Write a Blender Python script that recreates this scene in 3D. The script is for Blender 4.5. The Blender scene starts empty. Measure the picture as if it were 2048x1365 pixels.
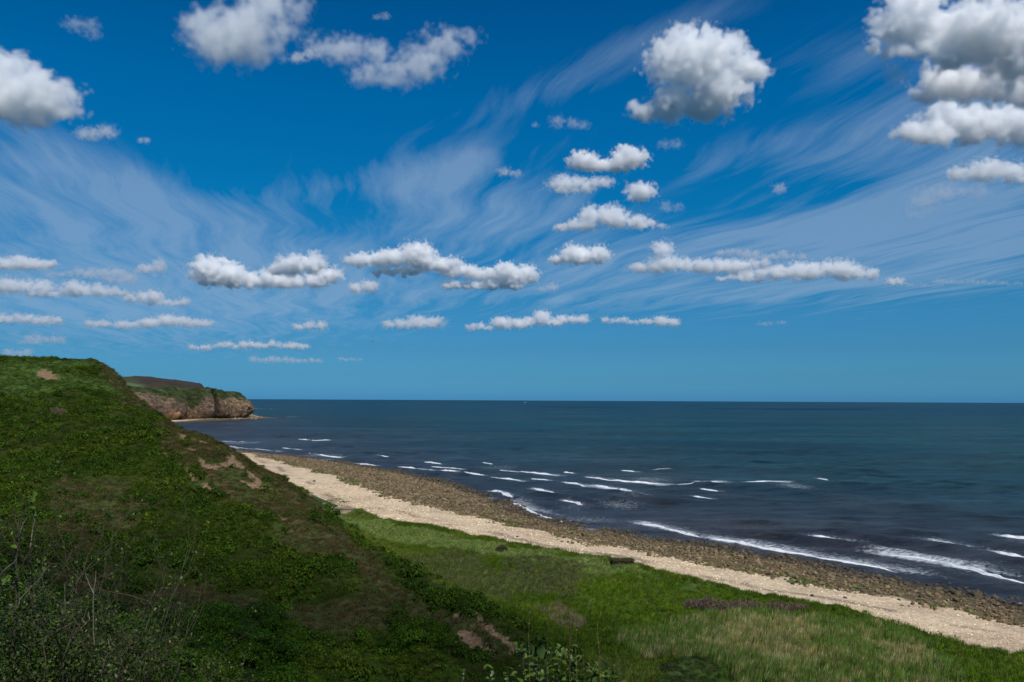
import bpy, bmesh, math, random
import numpy as np
from mathutils import Vector, Matrix

S = bpy.context.scene
COL = S.collection
R_ = math.radians

# ------------------------------------------------------------------ camera
H = 35.0            # eye height above the sea, metres
FP = 1600.0         # focal length in photograph pixels (2048 wide)
PITCH, ROLL = R_(4.22), R_(0.28)
cam = bpy.data.objects.new("camera", bpy.data.cameras.new("camera"))
COL.objects.link(cam); S.camera = cam
_X = Vector((1, 0, 0)); FW = Vector((0, math.cos(PITCH), math.sin(PITCH))); _U = Vector((0, -math.sin(PITCH), math.cos(PITCH)))
RT = math.cos(ROLL) * _X + math.sin(ROLL) * _U
UP = -math.sin(ROLL) * _X + math.cos(ROLL) * _U
cam.matrix_world = Matrix(((RT.x, UP.x, -FW.x, 0), (RT.y, UP.y, -FW.y, 0), (RT.z, UP.z, -FW.z, H), (0, 0, 0, 1)))
cam.data.lens = 36 * FP / 2048
cam.data.clip_start = 0.1
cam.data.clip_end = 200000

# ------------------------------------------------------------------ light
SUN_EL, SUN_AZ = R_(57), R_(150)
sd = Vector((math.cos(SUN_EL) * math.sin(SUN_AZ), math.cos(SUN_EL) * math.cos(SUN_AZ), math.sin(SUN_EL)))
sun = bpy.data.objects.new("sun", bpy.data.lights.new("sun", "SUN")); COL.objects.link(sun)
sun.data.energy = 4.2; sun.data.angle = R_(0.5); sun.data.color = (1.0, 0.95, 0.87)
sun.rotation_euler = sd.to_track_quat('Z', 'Y').to_euler()
S.view_settings.view_transform = 'Standard'; S.view_settings.look = 'None'
S.view_settings.gamma = 1; S.view_settings.exposure = 0; S.view_settings.use_curve_mapping = False
S.cycles.use_denoising = True
S.cycles.volume_bounces = 20; S.cycles.max_bounces = 24; S.cycles.diffuse_bounces = 2
S.cycles.volume_step_rate = 1.0; S.cycles.transparent_max_bounces = 8
S.cycles.caustics_reflective = False; S.cycles.caustics_refractive = False

# ------------------------------------------------------------------ node helper
class NT:
    def __init__(s, tree): s.t = tree; s.n = tree.nodes; s.l = tree.links
    def new(s, typ, ins=None, **kw):
        nd = s.n.new(typ)
        for k, v in kw.items(): setattr(nd, k, v)
        for k, v in (ins or {}).items():
            if isinstance(v, bpy.types.NodeSocket): s.l.new(v, nd.inputs[k])
            elif v is not None: nd.inputs[k].default_value = v
        return nd
    def m(s, op, a, b=None, c=None, clamp=False):
        nd = s.n.new("ShaderNodeMath"); nd.operation = op; nd.use_clamp = clamp
        for i, v in enumerate((a, b, c)):
            if v is None: continue
            if isinstance(v, bpy.types.NodeSocket): s.l.new(v, nd.inputs[i])
            else: nd.inputs[i].default_value = v
        return nd.outputs[0]
    def noise(s, vec, scale, detail=4, rough=.55, dist=0):
        return s.new("ShaderNodeTexNoise", {"Vector": vec, "Scale": scale, "Detail": detail, "Roughness": rough, "Distortion": dist}).outputs[0]
    def mix(s, f, a, b, blend='MIX'):
        nd = s.n.new("ShaderNodeMix"); nd.data_type = 'RGBA'; nd.blend_type = blend
        for i, v in ((0, f), (6, a), (7, b)):
            if isinstance(v, bpy.types.NodeSocket): s.l.new(v, nd.inputs[i])
            elif i == 0: nd.inputs[i].default_value = v
            else: nd.inputs[i].default_value = (*v[:3], 1)
        return nd.outputs[2]
    def rng(s, v, a, b, c=0., d=1., smooth=False):
        nd = s.new("ShaderNodeMapRange", {0: v, 1: a, 2: b, 3: c, 4: d}); nd.clamp = True
        if smooth: nd.interpolation_type = 'SMOOTHSTEP'
        return nd.outputs[0]

def material(name):
    mt = bpy.data.materials.new(name); mt.use_nodes = True
    n = NT(mt.node_tree); p = mt.node_tree.nodes["Principled BSDF"]
    return mt, n, p

# ------------------------------------------------------------------ sky
W = bpy.data.worlds.new("World"); S.world = W; W.use_nodes = True
def build_sky():
    n = NT(W.node_tree); bg = W.node_tree.nodes["Background"]
    sk = n.new("ShaderNodeTexSky", sky_type='NISHITA', sun_disc=False, sun_elevation=SUN_EL, sun_rotation=SUN_AZ)
    d = n.new("ShaderNodeTexCoord").outputs["Generated"]
    sp = n.new("ShaderNodeSeparateXYZ", {0: d}); x, y, z = sp.outputs
    el = n.m('ARCSINE', z); az = n.m('ARCTAN2', x, y)
    eld = n.m('MULTIPLY', el, 180 / math.pi); azd = n.m('MULTIPLY', az, 180 / math.pi)
    # deep blue clear air (polarised), as a tint on the physical sky
    rp = n.new("ShaderNodeValToRGB", {0: n.m('DIVIDE', eld, 40., clamp=True)})
    cr = rp.color_ramp; cr.elements[0].position = 0; cr.elements[0].color = (.20, .77, 1.72, 1)
    cr.elements[1].position = 1; cr.elements[1].color = (.0, .34, .72, 1)
    for ps, c in ((.04, (.155, .56, 1.12)), (.09, (.13, .47, .88)), (.18, (.10, .49, .82)), (.34, (.01, .51, .87)), (.52, (.0, .52, .92)), (.70, (.0, .42, .80))):
        e = cr.elements.new(ps); e.color = (*c, 1)
    base = n.mix(1.0, sk.outputs[0], rp.outputs[0], 'MULTIPLY')
    # thin ice cloud streaks on a high flat layer, combed along one wind direction
    A = R_(-15.5); zc = n.m('MAXIMUM', z, .03)
    px_ = n.m('DIVIDE', x, zc); py_ = n.m('DIVIDE', y, zc)
    u = n.m('SUBTRACT', n.m('MULTIPLY', px_, math.cos(A)), n.m('MULTIPLY', py_, math.sin(A)))
    v = n.m('ADD', n.m('MULTIPLY', px_, math.sin(A)), n.m('MULTIPLY', py_, math.cos(A)))
    pv = n.new("ShaderNodeCombineXYZ", {0: u, 1: v}).outputs[0]
    wv = n.new("ShaderNodeVectorMath", {0: n.new("ShaderNodeTexNoise", {"Vector": pv, "Scale": .45, "Detail": 2}).outputs["Color"], 1: (.5, .5, .5)}, operation='SUBTRACT').outputs[0]
    wv = n.new("ShaderNodeVectorMath", {0: wv, 1: (.95, .4, 0)}, operation='MULTIPLY').outputs[0]
    pw = n.new("ShaderNodeVectorMath", {0: pv, 1: wv}, operation='ADD').outputs[0]
    st = n.new("ShaderNodeVectorMath", {0: pw, 1: (3.2, .42, 1)}, operation='MULTIPLY').outputs[0]
    n1 = n.noise(st, 1.0, 7, .62)
    st2 = n.new("ShaderNodeVectorMath", {0: pw, 1: (9.0, .9, 1)}, operation='MULTIPLY').outputs[0]
    n2 = n.noise(st2, 1.0, 5, .6)
    fib = n.m('ADD', n.m('MULTIPLY', n1, .72), n.m('MULTIPLY', n2, .28))
    # where the veils lie: (azimuth, elevation, half widths, tilt, weight), degrees
    tot = None
    for a0, e0, sa, se, th, w in CIRRUS:
        c, s_ = math.cos(R_(th)), math.sin(R_(th))
        da = n.m('SUBTRACT', azd, a0); de = n.m('SUBTRACT', eld, e0)
        p1 = n.m('DIVIDE', n.m('ADD', n.m('MULTIPLY', da, c), n.m('MULTIPLY', de, s_)), sa)
        p2 = n.m('DIVIDE', n.m('SUBTRACT', n.m('MULTIPLY', de, c), n.m('MULTIPLY', da, s_)), se)
        r2 = n.m('ADD', n.m('MULTIPLY', p1, p1), n.m('MULTIPLY', p2, p2))
        g = n.m('MULTIPLY', n.m('EXPONENT', n.m('MULTIPLY', r2, -1.)), w)
        tot = g if tot is None else n.m('ADD', tot, g)
    tot = n.m('MINIMUM', tot, 1.1)
    # streaks thicken where the veil is strong
    thr = n.m('SUBTRACT', .60, n.m('MULTIPLY', tot, .27))
    k = n.m('DIVIDE', n.m('SUBTRACT', fib, thr), .24, clamp=True)
    k = n.m('MULTIPLY', k, n.m('MINIMUM', n.m('MULTIPLY', tot, 1.5), 1.))
    k = n.m('MULTIPLY', k, .46)
    fade = n.rng(eld, .8, 6.0, .45, 1.)
    k = n.m('MULTIPLY', k, fade)
    out = n.mix(k, base, (3.1, 4.4, 6.1))
    W.node_tree.links.new(out, bg.inputs[0]); bg.inputs[1].default_value = 0.1

def ae(px, py):
    r = FW + RT * ((px - 1024) / FP) - UP * ((py - 682.5) / FP); r.normalize()
    return math.degrees(math.atan2(r.x, r.y)), math.degrees(math.asin(r.z))
def veil(px, py, w, h, th, k): return (*ae(px, py), w / 28., h / 28., th, k)
CIRRUS = [veil(120, 400, 330, 120, -18, 1.0), veil(420, 460, 300, 60, -12, .8), veil(830, 350, 280, 50, 12, .95), veil(1130, 165, 320, 42, 18, .6),
          veil(960, 430, 210, 60, 6, 1.), veil(1480, 310, 320, 45, 6, .6), veil(1850, 380, 260, 130, 0, .75), veil(1620, 480, 420, 60, -3, .9),
          veil(1330, 60, 240, 40, 8, .3), veil(1960, 220, 170, 160, 0, .6), veil(250, 560, 400, 60, 0, .7), veil(1700, 110, 180, 50, 6, .4),
          veil(100, 50, 160, 30, 0, .25), veil(150, 640, 500, 70, 0, .8), veil(1500, 560, 500, 60, 0, .6), veil(1100, 560, 900, 80, 0, .55), veil(760, 265, 60, 14, 14, .4)]
build_sky()

# ------------------------------------------------------------------ maths helpers
def cam_ray(px, py):
    return np.array(FW + RT * ((px - 1024) / FP) - UP * ((py - 682.5) / FP))
def at(px, py, d):
    """point seen at a photograph pixel, d metres ahead (along +Y)"""
    r = cam_ray(px, py); t = d / r[1]
    return np.array((0, 0, H)) + r * t
def on_z(px, py, z):
    r = cam_ray(px, py); t = (z - H) / r[2]
    return np.array((0, 0, H)) + r * t
def project(P):
    P = np.asarray(P, float) - np.array((0, 0, H))
    f = P @ np.array(FW); f = np.where(f < .1, .1, f)
    return 1024 + FP * (P @ np.array(RT)) / f, 682.5 - FP * (P @ np.array(UP)) / f
def _hash(ix, iy, iz, seed):
    h = (ix.astype(np.int64) * 374761393 + iy.astype(np.int64) * 668265263 + iz.astype(np.int64) * 2147483647 + seed * 974711) & 0xFFFFFFFF
    h = ((h ^ (h >> 13)) * 1274126177) & 0xFFFFFFFF
    return ((h ^ (h >> 16)) & 0xFFFFFF) / float(0xFFFFFF)
def vnoise(x, y, seed=0):
    x = np.asarray(x, float); y = np.asarray(y, float)
    ix = np.floor(x); iy = np.floor(y); fx = x - ix; fy = y - iy
    fx = fx * fx * fx * (fx * (fx * 6 - 15) + 10); fy = fy * fy * fy * (fy * (fy * 6 - 15) + 10)
    z = np.zeros_like(ix)
    a = _hash(ix, iy, z, seed); b = _hash(ix + 1, iy, z, seed); c = _hash(ix, iy + 1, z, seed); d = _hash(ix + 1, iy + 1, z, seed)
    return (a * (1 - fx) + b * fx) * (1 - fy) + (c * (1 - fx) + d * fx) * fy
def fbm(x, y, sc, seed=0, octv=4, rough=.5):
    x = np.asarray(x, float) / sc; y = np.asarray(y, float) / sc
    s = 0; a = 1; t = 0
    for i in range(octv):
        s = s + a * vnoise(x * 1.0 + i * 17.3, y + i * 9.1, seed + i); t += a; a *= rough
        x, y = (x * .8 - y * .6) * 2.03, (x * .6 + y * .8) * 2.03
    return s / t          # 0..1
def sstep(a, b, v):
    t = np.clip((v - a) / (b - a), 0, 1); return t * t * (3 - 2 * t)
def in_poly(poly, x, y):
    poly = np.asarray(poly)[:, :2]; ins = np.zeros(x.shape, bool); j = len(poly) - 1
    for i in range(len(poly)):
        xi, yi = poly[i]; xj, yj = poly[j]
        c = ((yi > y) != (yj > y)) & (x < (xj - xi) * (y - yi) / ((yj - yi) if yj != yi else 1e-9) + xi)
        ins ^= c; j = i
    return ins
def pdist(poly, x, y, closed=False):
    """distance to a polyline and which side (positive on its right)"""
    poly = np.asarray(poly)[:, :2]; best = np.full(x.shape, 1e18); side = np.ones(x.shape)
    m = len(poly) if closed else len(poly) - 1
    for i in range(m):
        a = poly[i]; b = poly[(i + 1) % len(poly)]; e = b - a; L = max(e @ e, 1e-9)
        dx = x - a[0]; dy = y - a[1]
        t = np.clip((dx * e[0] + dy * e[1]) / L, 0, 1)
        qx = dx - t * e[0]; qy = dy - t * e[1]; dd = qx * qx + qy * qy
        u = dd < best - 1e-9
        best = np.where(u, dd, best); side = np.where(u, np.sign(dy * e[0] - dx * e[1] + 1e-12), side)
    return np.sqrt(best), -side
def poly_mask(poly, x, y, soft):
    d, _ = pdist(poly, x, y, True)
    s = np.where(in_poly(poly, x, y), d, -d)
    return sstep(-soft, soft, s)

def put(name, me, parent=None, label=None, cat=None, group=None, kind=None, mat=None):
    o = bpy.data.objects.new(name, me); COL.objects.link(o)
    if parent: o.parent = parent
    if label: o['label'] = label
    if cat: o['category'] = cat
    if group: o['group'] = group
    if kind: o['kind'] = kind
    if mat and me: me.materials.append(mat)
    return o
def mesh(name, V, Fq, smooth=True, attrs=None, colors=None):
    me = bpy.data.meshes.new(name); V = np.asarray(V, np.float32)
    Fq = np.asarray(Fq, np.int32); k = Fq.shape[1]
    me.vertices.add(len(V)); me.vertices.foreach_set("co", V.ravel())
    me.loops.add(Fq.size); me.loops.foreach_set("vertex_index", Fq.ravel())
    me.polygons.add(len(Fq)); me.polygons.foreach_set("loop_start", np.arange(0, Fq.size, k, dtype=np.int32))
    if smooth: me.polygons.foreach_set("use_smooth", np.ones(len(Fq), bool))
    for nm, a in (attrs or {}).items():
        at_ = me.attributes.new(nm, 'FLOAT', 'POINT'); at_.data.foreach_set("value", np.asarray(a, np.float32).ravel())
    for nm, a in (colors or {}).items():
        a = np.asarray(a, np.float32); c = np.ones((len(a), 4), np.float32); c[:, :3] = a[:, :3]
        at_ = me.attributes.new(nm, 'FLOAT_COLOR', 'POINT'); at_.data.foreach_set("color", c.ravel())
    me.update(calc_edges=True); me.validate(); return me
def grid_faces(nx, ny):
    i = np.arange(nx - 1); j = np.arange(ny - 1); I, J = np.meshgrid(i, j, indexing='ij')
    a = (I * ny + J).ravel()
    return np.stack([a, a + ny, a + ny + 1, a + 1], 1)

# ------------------------------------------------------------------ the lie of the land
# shore lines, far to near; traced on the level they lie on
def trace(pts, z): return [tuple(on_z(a, b, z)[:2]) for a, b in pts]
G_LINE = [(-720, 1360), (-620, 1270), (-560, 1160), (-500, 1030), (-405, 860), (-292, 655), (-225, 560), (-172, 480)] + trace([(500, 921), (560, 962), (612, 995), (655, 1006), (700, 1022), (760, 1040), (830, 1052), (920, 1069), (1010, 1089), (1090, 1104), (1170, 1113), (1235, 1122), (1272, 1134), (1330, 1152), (1400, 1171), (1480, 1188), (1560, 1203), (1630, 1213), (1700, 1222), (1745, 1238), (1830, 1266), (1900, 1277), (1960, 1301), (2000, 1312), (2060, 1306), (2200, 1335)], 3.0) + [(75, 70), (95, 40), (115, -30)]
S_LINE = [(-560, 1450), (-500, 1300), (-497, 1200), (-497, 1130), (-470, 1000), (-393, 858), (-280, 652), (-213, 560), (-168, 500)] + trace([(500, 907), (530, 918), (600, 936), (660, 952), (720, 975), (790, 1000), (860, 1018), (950, 1036), (1050, 1058), (1150, 1084), (1260, 1102), (1400, 1131), (1500, 1151), (1600, 1167), (1700, 1184), (1850, 1218), (1950, 1238), (2060, 1256), (2200, 1285)], 1.6) + [(110, 75), (125, 40), (140, -30)]
W_LINE = [(-430, 1600), (-425, 1450), (-441, 1382), (-462, 1300), (-474, 1220), (-484, 1150), (-482, 1100), (-455, 1000), (-380, 858), (-268, 650), (-203, 560)] + trace([(480, 902), (540, 909), (600, 915), (660, 922), (740, 936), (800, 947), (870, 962), (915, 974), (960, 990), (1000, 1004), (1050, 1025), (1100, 1041), (1150, 1054), (1240, 1068), (1330, 1082), (1420, 1094), (1520, 1110), (1650, 1135), (1750, 1156), (1900, 1184), (2060, 1212), (2200, 1240)], 0.0) + [(115, 105), (135, 60), (160, -30)]

ctl = []
def C(px, py, d): ctl.append(tuple(at(px, py, d)))
def Z(x, y, z): ctl.append((x, y, z))
for a in [(180, 719, 335), (140, 723, 328), (222, 737, 338), (90, 727, 322), (0, 729, 310), (-120, 735, 300), (250, 777, 328), (285, 822, 300), (312, 857, 262), (350, 860, 240), (380, 866, 228), (410, 880, 215), (445, 908, 200),
          (500, 942, 180), (560, 1006, 160), (640, 1060, 140), (700, 1098, 127), (790, 1160, 115), (860, 1198, 108), (930, 1225, 102), (1030, 1315, 93),
          (0, 765, 285), (100, 765, 298), (190, 765, 305), (0, 800, 255), (100, 800, 268), (200, 800, 278), (270, 850, 255), (0, 900, 195), (150, 900, 203), (300, 900, 206), (400, 912, 190), (0, 1000, 143), (150, 1000, 152), (300, 1000, 160), (450, 1000, 162), (530, 1030, 146),
          (0, 1100, 98), (150, 1100, 111), (300, 1100, 125), (450, 1100, 132), (600, 1100, 128), (700, 1130, 120), (0, 1180, 62), (150, 1190, 80), (300, 1200, 98), (450, 1200, 106), (600, 1200, 108), (750, 1200, 107), (850, 1240, 102),
          (200, 1300, 52), (350, 1300, 74), (500, 1300, 84), (650, 1300, 89), (800, 1300, 92), (930, 1310, 93), (600, 1365, 79), (800, 1365, 84), (950, 1372, 87), (350, 1365, 60), (200, 1370, 36),
          (-150, 900, 180), (-150, 1050, 110), (-150, 1200, 50)]: C(*a)
for a in [(0, -40, 35), (0, 0, 33.3), (3, 2, 33.1), (-3, 2, 33.2), (0, 4, 32.2), (8, 5, 31.2), (-8, 6, 32.3), (-6, 10, 30.9), (-12, 12, 31.2), (0, 10, 28), (8, 10, 26.5), (0, 18, 22), (10, 22, 19), (-8, 20, 26), (0, 32, 13.5), (12, 34, 12), (-14, 34, 21), (0, 50, 7.8), (20, 50, 6.4), (0, 66, 5.8), (22, 66, 4.8), (45, 60, 4.2), (30, 30, 9), (60, 30, 5.5), (45, 8, 15), (90, 0, 5), (30, -30, 30), (75, -30, 12),
          (-30, -10, 34.5), (-30, 20, 31), (-60, 20, 35), (-60, 60, 26), (-90, 100, 27), (-100, 40, 37), (-150, 100, 42), (-160, 170, 44), (-200, 240, 49), (-250, 330, 52), (-330, 330, 53), (-320, 100, 50), (-320, -30, 45), (-200, -30, 40),
          (5, 85, 4.8), (20, 90, 4.0), (40, 92, 3.9), (8, 110, 4.2), (25, 115, 3.7), (0, 125, 4.3), (-5, 128, 4.6), (12, 135, 3.7), (-14, 142, 4.6), (0, 150, 3.8), (-22, 160, 4.8), (-8, 175, 3.9), (-34, 180, 5.2), (-22, 195, 4.1), (-48, 210, 5.6), (-38, 225, 4.0), (-60, 235, 5.0), (35, 105, 3.7), (58, 88, 3.7), (62, 72, 4.0), (15, 100, 4.3),
          (-68, 262, 5.0), (-86, 270, 11), (-84, 300, 5), (-105, 300, 14), (-112, 360, 5), (-135, 360, 14), (-160, 350, 26), (-142, 430, 5.), (-168, 430, 12), (-200, 430, 30), (-204, 520, 6), (-235, 520, 14), (-270, 520, 33), (-266, 600, 7), (-290, 600, 18), (-340, 600, 38), (-413, 850, 7), (-440, 850, 22), (-485, 850, 38), (-520, 1050, 7), (-555, 1050, 26), (-620, 1050, 45), (-620, 850, 46), (-520, 600, 46), (-520, 1220, 2.), (-500, 1290, 1.8), (-485, 1350, 1.5), (-460, 1400, 1.0), (-420, 420, 50), (-670, 1250, 40), (-700, 1050, 48), (-620, 1150, 30), (-560, 1150, 12), (-700, 400, 50), (-700, -30, 50), (-700, 1500, 40)]: Z(*a)
def dens(line, step=28):
    out = []
    for a, b in zip(line[:-1], line[1:]):
        n = max(1, int(math.hypot(b[0] - a[0], b[1] - a[1]) / step))
        for i in range(n): out.append((a[0] + (b[0] - a[0]) * i / n, a[1] + (b[1] - a[1]) * i / n))
    return out + [line[-1]]
for x, y in dens(G_LINE): Z(x, y, 3.0)
for x, y in dens(S_LINE): Z(x, y, 1.55)
for x, y in dens(W_LINE): Z(x, y, 0.0)
wl = np.array(W_LINE); tg = np.gradient(wl, axis=0); tg /= np.linalg.norm(tg, axis=1)[:, None]
for off, zz in ((22, -.9), (60, -2.6), (130, -5)):
    for p, t in zip(wl, tg): Z(p[0] - t[1] * off, p[1] + t[0] * off, zz)
_c = []
for p in ctl:
    if all((p[0] - q[0]) ** 2 + (p[1] - q[1]) ** 2 > 2.2 for q in _c): _c.append(p)
CT = np.array(_c)
def _K(r2): return .5 * r2 * np.log(r2 + 1e-9)
def fit():
    P = CT[:, :2] / 100.; n = len(P)
    r2 = ((P[:, None] - P[None]) ** 2).sum(2)
    A = np.zeros((n + 3, n + 3)); A[:n, :n] = _K(r2) + np.eye(n) * 2e-5
    A[:n, n] = 1; A[:n, n + 1:] = P; A[n, :n] = 1; A[n + 1:, :n] = P.T
    return np.linalg.solve(A, np.concatenate([CT[:, 2], np.zeros(3)]))
COEF = fit()
def base_h(x, y):
    sh = x.shape; x = x.ravel() / 100.; y = y.ravel() / 100.; out = np.empty(x.shape); n = len(CT); P = CT[:, :2] / 100.
    for i in range(0, len(x), 8192):
        xs = x[i:i + 8192]; ys = y[i:i + 8192]
        r2 = (xs[:, None] - P[None, :, 0]) ** 2 + (ys[:, None] - P[None, :, 1]) ** 2
        out[i:i + 8192] = _K(r2) @ COEF[:n] + COEF[n] + COEF[n + 1] * xs + COEF[n + 2] * ys
    return out.reshape(sh)
def axis(segs):
    v = [segs[0][0]]
    for (a, s0, b, s1) in segs:
        x = a
        while x < b:
            t = (x - a) / (b - a); x += s0 + (s1 - s0) * t; v.append(min(x, b))
    return np.unique(np.array(v))
GX = axis([(-700, 12, -340, 6), (-340, 4, -130, 1.0), (-130, .8, 75, .75), (75, .9, 220, 5)])
GY = axis([(-40, 4, 0, .8), (0, .6, 60, .6), (60, .65, 220, .8), (220, .9, 345, 1.3), (345, 2, 560, 3), (560, 5, 1500, 12)])
gx, gy = np.meshgrid(GX, GY, indexing='ij')
gz = base_h(gx, gy)
def zat(x, y, grid=None):
    g = gz if grid is None else grid
    x = np.clip(np.asarray(x, float), GX[0], GX[-1] - 1e-6); y = np.clip(np.asarray(y, float), GY[0], GY[-1] - 1e-6)
    i = np.clip(np.searchsorted(GX, x, 'right') - 1, 0, len(GX) - 2); j = np.clip(np.searchsorted(GY, y, 'right') - 1, 0, len(GY) - 2)
    u = (x - GX[i]) / (GX[i + 1] - GX[i]); v = (y - GY[j]) / (GY[j + 1] - GY[j])
    return (g[i, j] * (1 - u) + g[i + 1, j] * u) * (1 - v) + (g[i, j + 1] * (1 - u) + g[i + 1, j + 1] * u) * v
def hit(px, py, dmin=30., dmax=700.):
    """where the line of sight through a pixel meets the land"""
    r = cam_ray(px, py); r = r / r[1]
    d = np.geomspace(dmin, dmax, 1400); P = np.array((0, 0, H)) + r * d[:, None]
    below = P[:, 2] < zat(P[:, 0], P[:, 1])
    k = np.argmax(below) if below.any() else len(d) - 1
    return P[k]
def hits(pts, dmin=30.): return np.array([hit(a, b, dmin) for a, b in pts])

# signed distances to the shore lines on the grid (positive = seaward)
dG, sG = pdist(G_LINE, gx, gy); sG = -dG * sG
dS, sS = pdist(S_LINE, gx, gy); sS = -dS * sS
dW, sW = pdist(W_LINE, gx, gy); sW = -dW * sW
if sW[np.searchsorted(GX, 100), np.searchsorted(GY, 300)] < 0: sG, sS, sW = -sG, -sS, -sW
far_beach = gy > 1000
FOOT = [(-90, 330), (-74, 275), (-63, 245), (-52, 215), (-40, 185), (-32, 165), (-25, 145), (-18, 130), (-12, 121), (-6, 113), (-1, 104), (3, 96), (7, 88), (6, 72), (10, 50), (30, 25), (60, -40)]
dF, sF = pdist(FOOT, gx, gy); sF = -dF * sF          # positive = on the meadow side
if sF[np.searchsorted(GX, 30), np.searchsorted(GY, 120)] < 0: sF = -sF
inland = sG < 0
meadow = sstep(-3, 4, sF + (fbm(gx, gy, 14, 5) - .5) * 12) * (gy < 300)

PX, PY = project(np.stack([gx, gy, gz], -1).reshape(-1, 3)); PX = PX.reshape(gx.shape); PY = PY.reshape(gx.shape)
def zone(pts, soft=1.0, rag=3.0, sc=4.0, seed=1, dmin=30.):
    P = hits(pts, dmin); x = gx + (fbm(gx, gy, sc, seed) - .5) * rag * 2; y = gy + (fbm(gx, gy, sc, seed + 40) - .5) * rag * 2
    return poly_mask(P, x, y, soft)
z_brown = zone([(305, 848), (430, 880), (520, 932), (650, 1030), (780, 1145), (900, 1220), (1020, 1312), (960, 1322), (850, 1262), (700, 1275), (480, 1232), (300, 1205), (350, 1165), (600, 1205), (740, 1188), (690, 1130), (560, 1062), (470, 1002), (380, 955), (318, 892)], 1.2, 3.5, 6, 11)
z_brown = np.maximum(z_brown, zone([(110, 960), (250, 970), (290, 1040), (200, 1090), (120, 1150), (100, 1200), (60, 1180), (90, 1080)], 2, 3.5, 6, 12) * .85)
z_brown = np.maximum(z_brown, zone([(110, 1150), (230, 1120), (230, 1180), (420, 1150), (440, 1240), (300, 1260), (130, 1250)], 1.5, 3, 6, 13) * .9)
z_brown = np.maximum(z_brown, zone([(190, 722), (250, 765), (312, 830), (270, 822), (210, 770)], 3, 3, 8, 14) * .9)
z_plateau = zone([(-200, 725), (140, 722), (178, 730), (120, 745), (230, 775), (260, 800), (120, 785), (-200, 790)], 4, 4, 12, 15)
soil = np.zeros_like(gx)
for k, pl in enumerate([[(395, 912), (412, 917), (416, 934), (442, 933), (428, 946), (402, 940)], [(440, 927), (462, 903), (492, 930), (494, 942), (460, 936), (446, 943)], [(490, 938), (520, 950), (546, 977), (532, 980), (500, 960)],
                        [(470, 964), (500, 973), (532, 979), (520, 970), (498, 968), (482, 961)], [(355, 868), (376, 866), (380, 876), (360, 881)], [(400, 884), (418, 889), (412, 893), (398, 889)], [(428, 876), (450, 882), (446, 890), (430, 886)], [(375, 896), (392, 899), (388, 904), (372, 901)], [(555, 1029), (575, 1045), (568, 1049), (553, 1037)],
                        [(892, 1224), (926, 1227), (931, 1241), (905, 1243), (896, 1236)], [(903, 1292), (920, 1261), (950, 1274), (962, 1291), (940, 1294), (925, 1286)], [(953, 1312), (965, 1294), (985, 1299), (1003, 1322), (975, 1326)],
                        [(72, 746), (92, 738), (118, 759), (100, 765)], [(375, 1158), (398, 1166), (402, 1180), (384, 1172)], [(330, 1152), (345, 1149), (350, 1158), (334, 1160)], [(645, 1180), (672, 1178), (668, 1186), (640, 1188)], [(160, 1170), (172, 1166), (176, 1176), (162, 1180)], [(395, 1213), (420, 1208), (436, 1216), (400, 1222)], [(505, 1206), (540, 1202), (545, 1210), (510, 1213)], [(700, 985), (690, 975), (704, 978)], [(610, 990), (640, 998), (690, 1012), (720, 1020), (690, 1024), (640, 1014)]]):
    soil = np.maximum(soil, zone(pl, .35, .9, 1.6, 60 + k) * (.5 if k in (13, 14, 15, 16, 17, 18) else 1))
path = np.zeros_like(gx)
for pl, wd in (([(924, 1229), (950, 1242), (965, 1253), (985, 1270), (1000, 1287), (1014, 1300), (1030, 1316)], .5), ([(322, 888), (327, 905), (345, 922), (368, 940), (384, 956), (410, 975), (432, 988)], .42), ([(945, 1258), (975, 1272), (998, 1290)], .3)):
    d_, _ = pdist(hits(pl), gx + (fbm(gx, gy, 2.5, 90) - .5) * 1.2, gy); path = np.maximum(path, 1 - sstep(wd * .6, wd * 1.5, d_))
soil = np.maximum(soil, path * .85) * (sG < 4)
z_pale = zone([(650, 1020), (760, 1045), (900, 1075), (1010, 1095), (1170, 1120), (1260, 1140), (1340, 1165), (1180, 1150), (1100, 1130), (960, 1110), (860, 1100), (770, 1085), (700, 1060)], 2, 4, 9, 21)
z_scrub = np.maximum(zone([(810, 1115), (900, 1100), (965, 1112), (985, 1150), (1010, 1180), (1040, 1190), (990, 1200), (930, 1190), (880, 1165)], 1.5, 3, 6, 22), zone([(1015, 1120), (1090, 1115), (1160, 1125), (1180, 1165), (1130, 1200), (1060, 1190), (1010, 1160)], 1.5, 3, 6, 23))
z_straw = zone([(1085, 1220), (1110, 1205), (1170, 1240), (1180, 1262), (1120, 1258)], 1.5, 2.5, 4, 24)
z_reed = zone([(1225, 1275), (1330, 1258), (1420, 1236), (1520, 1226), (1660, 1236), (1780, 1262), (1855, 1292), (1885, 1340), (1895, 1400), (1500, 1400), (1440, 1335), (1270, 1320)], 1.2, 2.5, 6, 25)
z_reedst = np.maximum(zone([(1450, 1245), (1600, 1240), (1660, 1262), (1640, 1335), (1500, 1345), (1440, 1290)], 2.5, 4, 7, 26), zone([(1740, 1290), (1850, 1300), (1870, 1330), (1760, 1340)], 1.5, 3, 5, 27))
z_mound = np.maximum(zone([(590, 1330), (650, 1305), (720, 1300), (830, 1322), (900, 1340), (960, 1385), (560, 1385)], 1, 1.5, 5, 28), zone([(1320, 1345), (1400, 1322), (1500, 1328), (1570, 1350), (1620, 1385), (1300, 1385)], 1, 1.5, 5, 29))
z_scrubdark = np.maximum(zone([(60, 1240), (200, 1255), (420, 1255), (560, 1250), (600, 1290), (560, 1400), (0, 1400)], 1.5, 4, 8, 30), zone([(690, 1290), (740, 1262), (820, 1262), (900, 1290), (950, 1330), (860, 1318), (740, 1305)], 1, 2, 5, 31))
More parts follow.
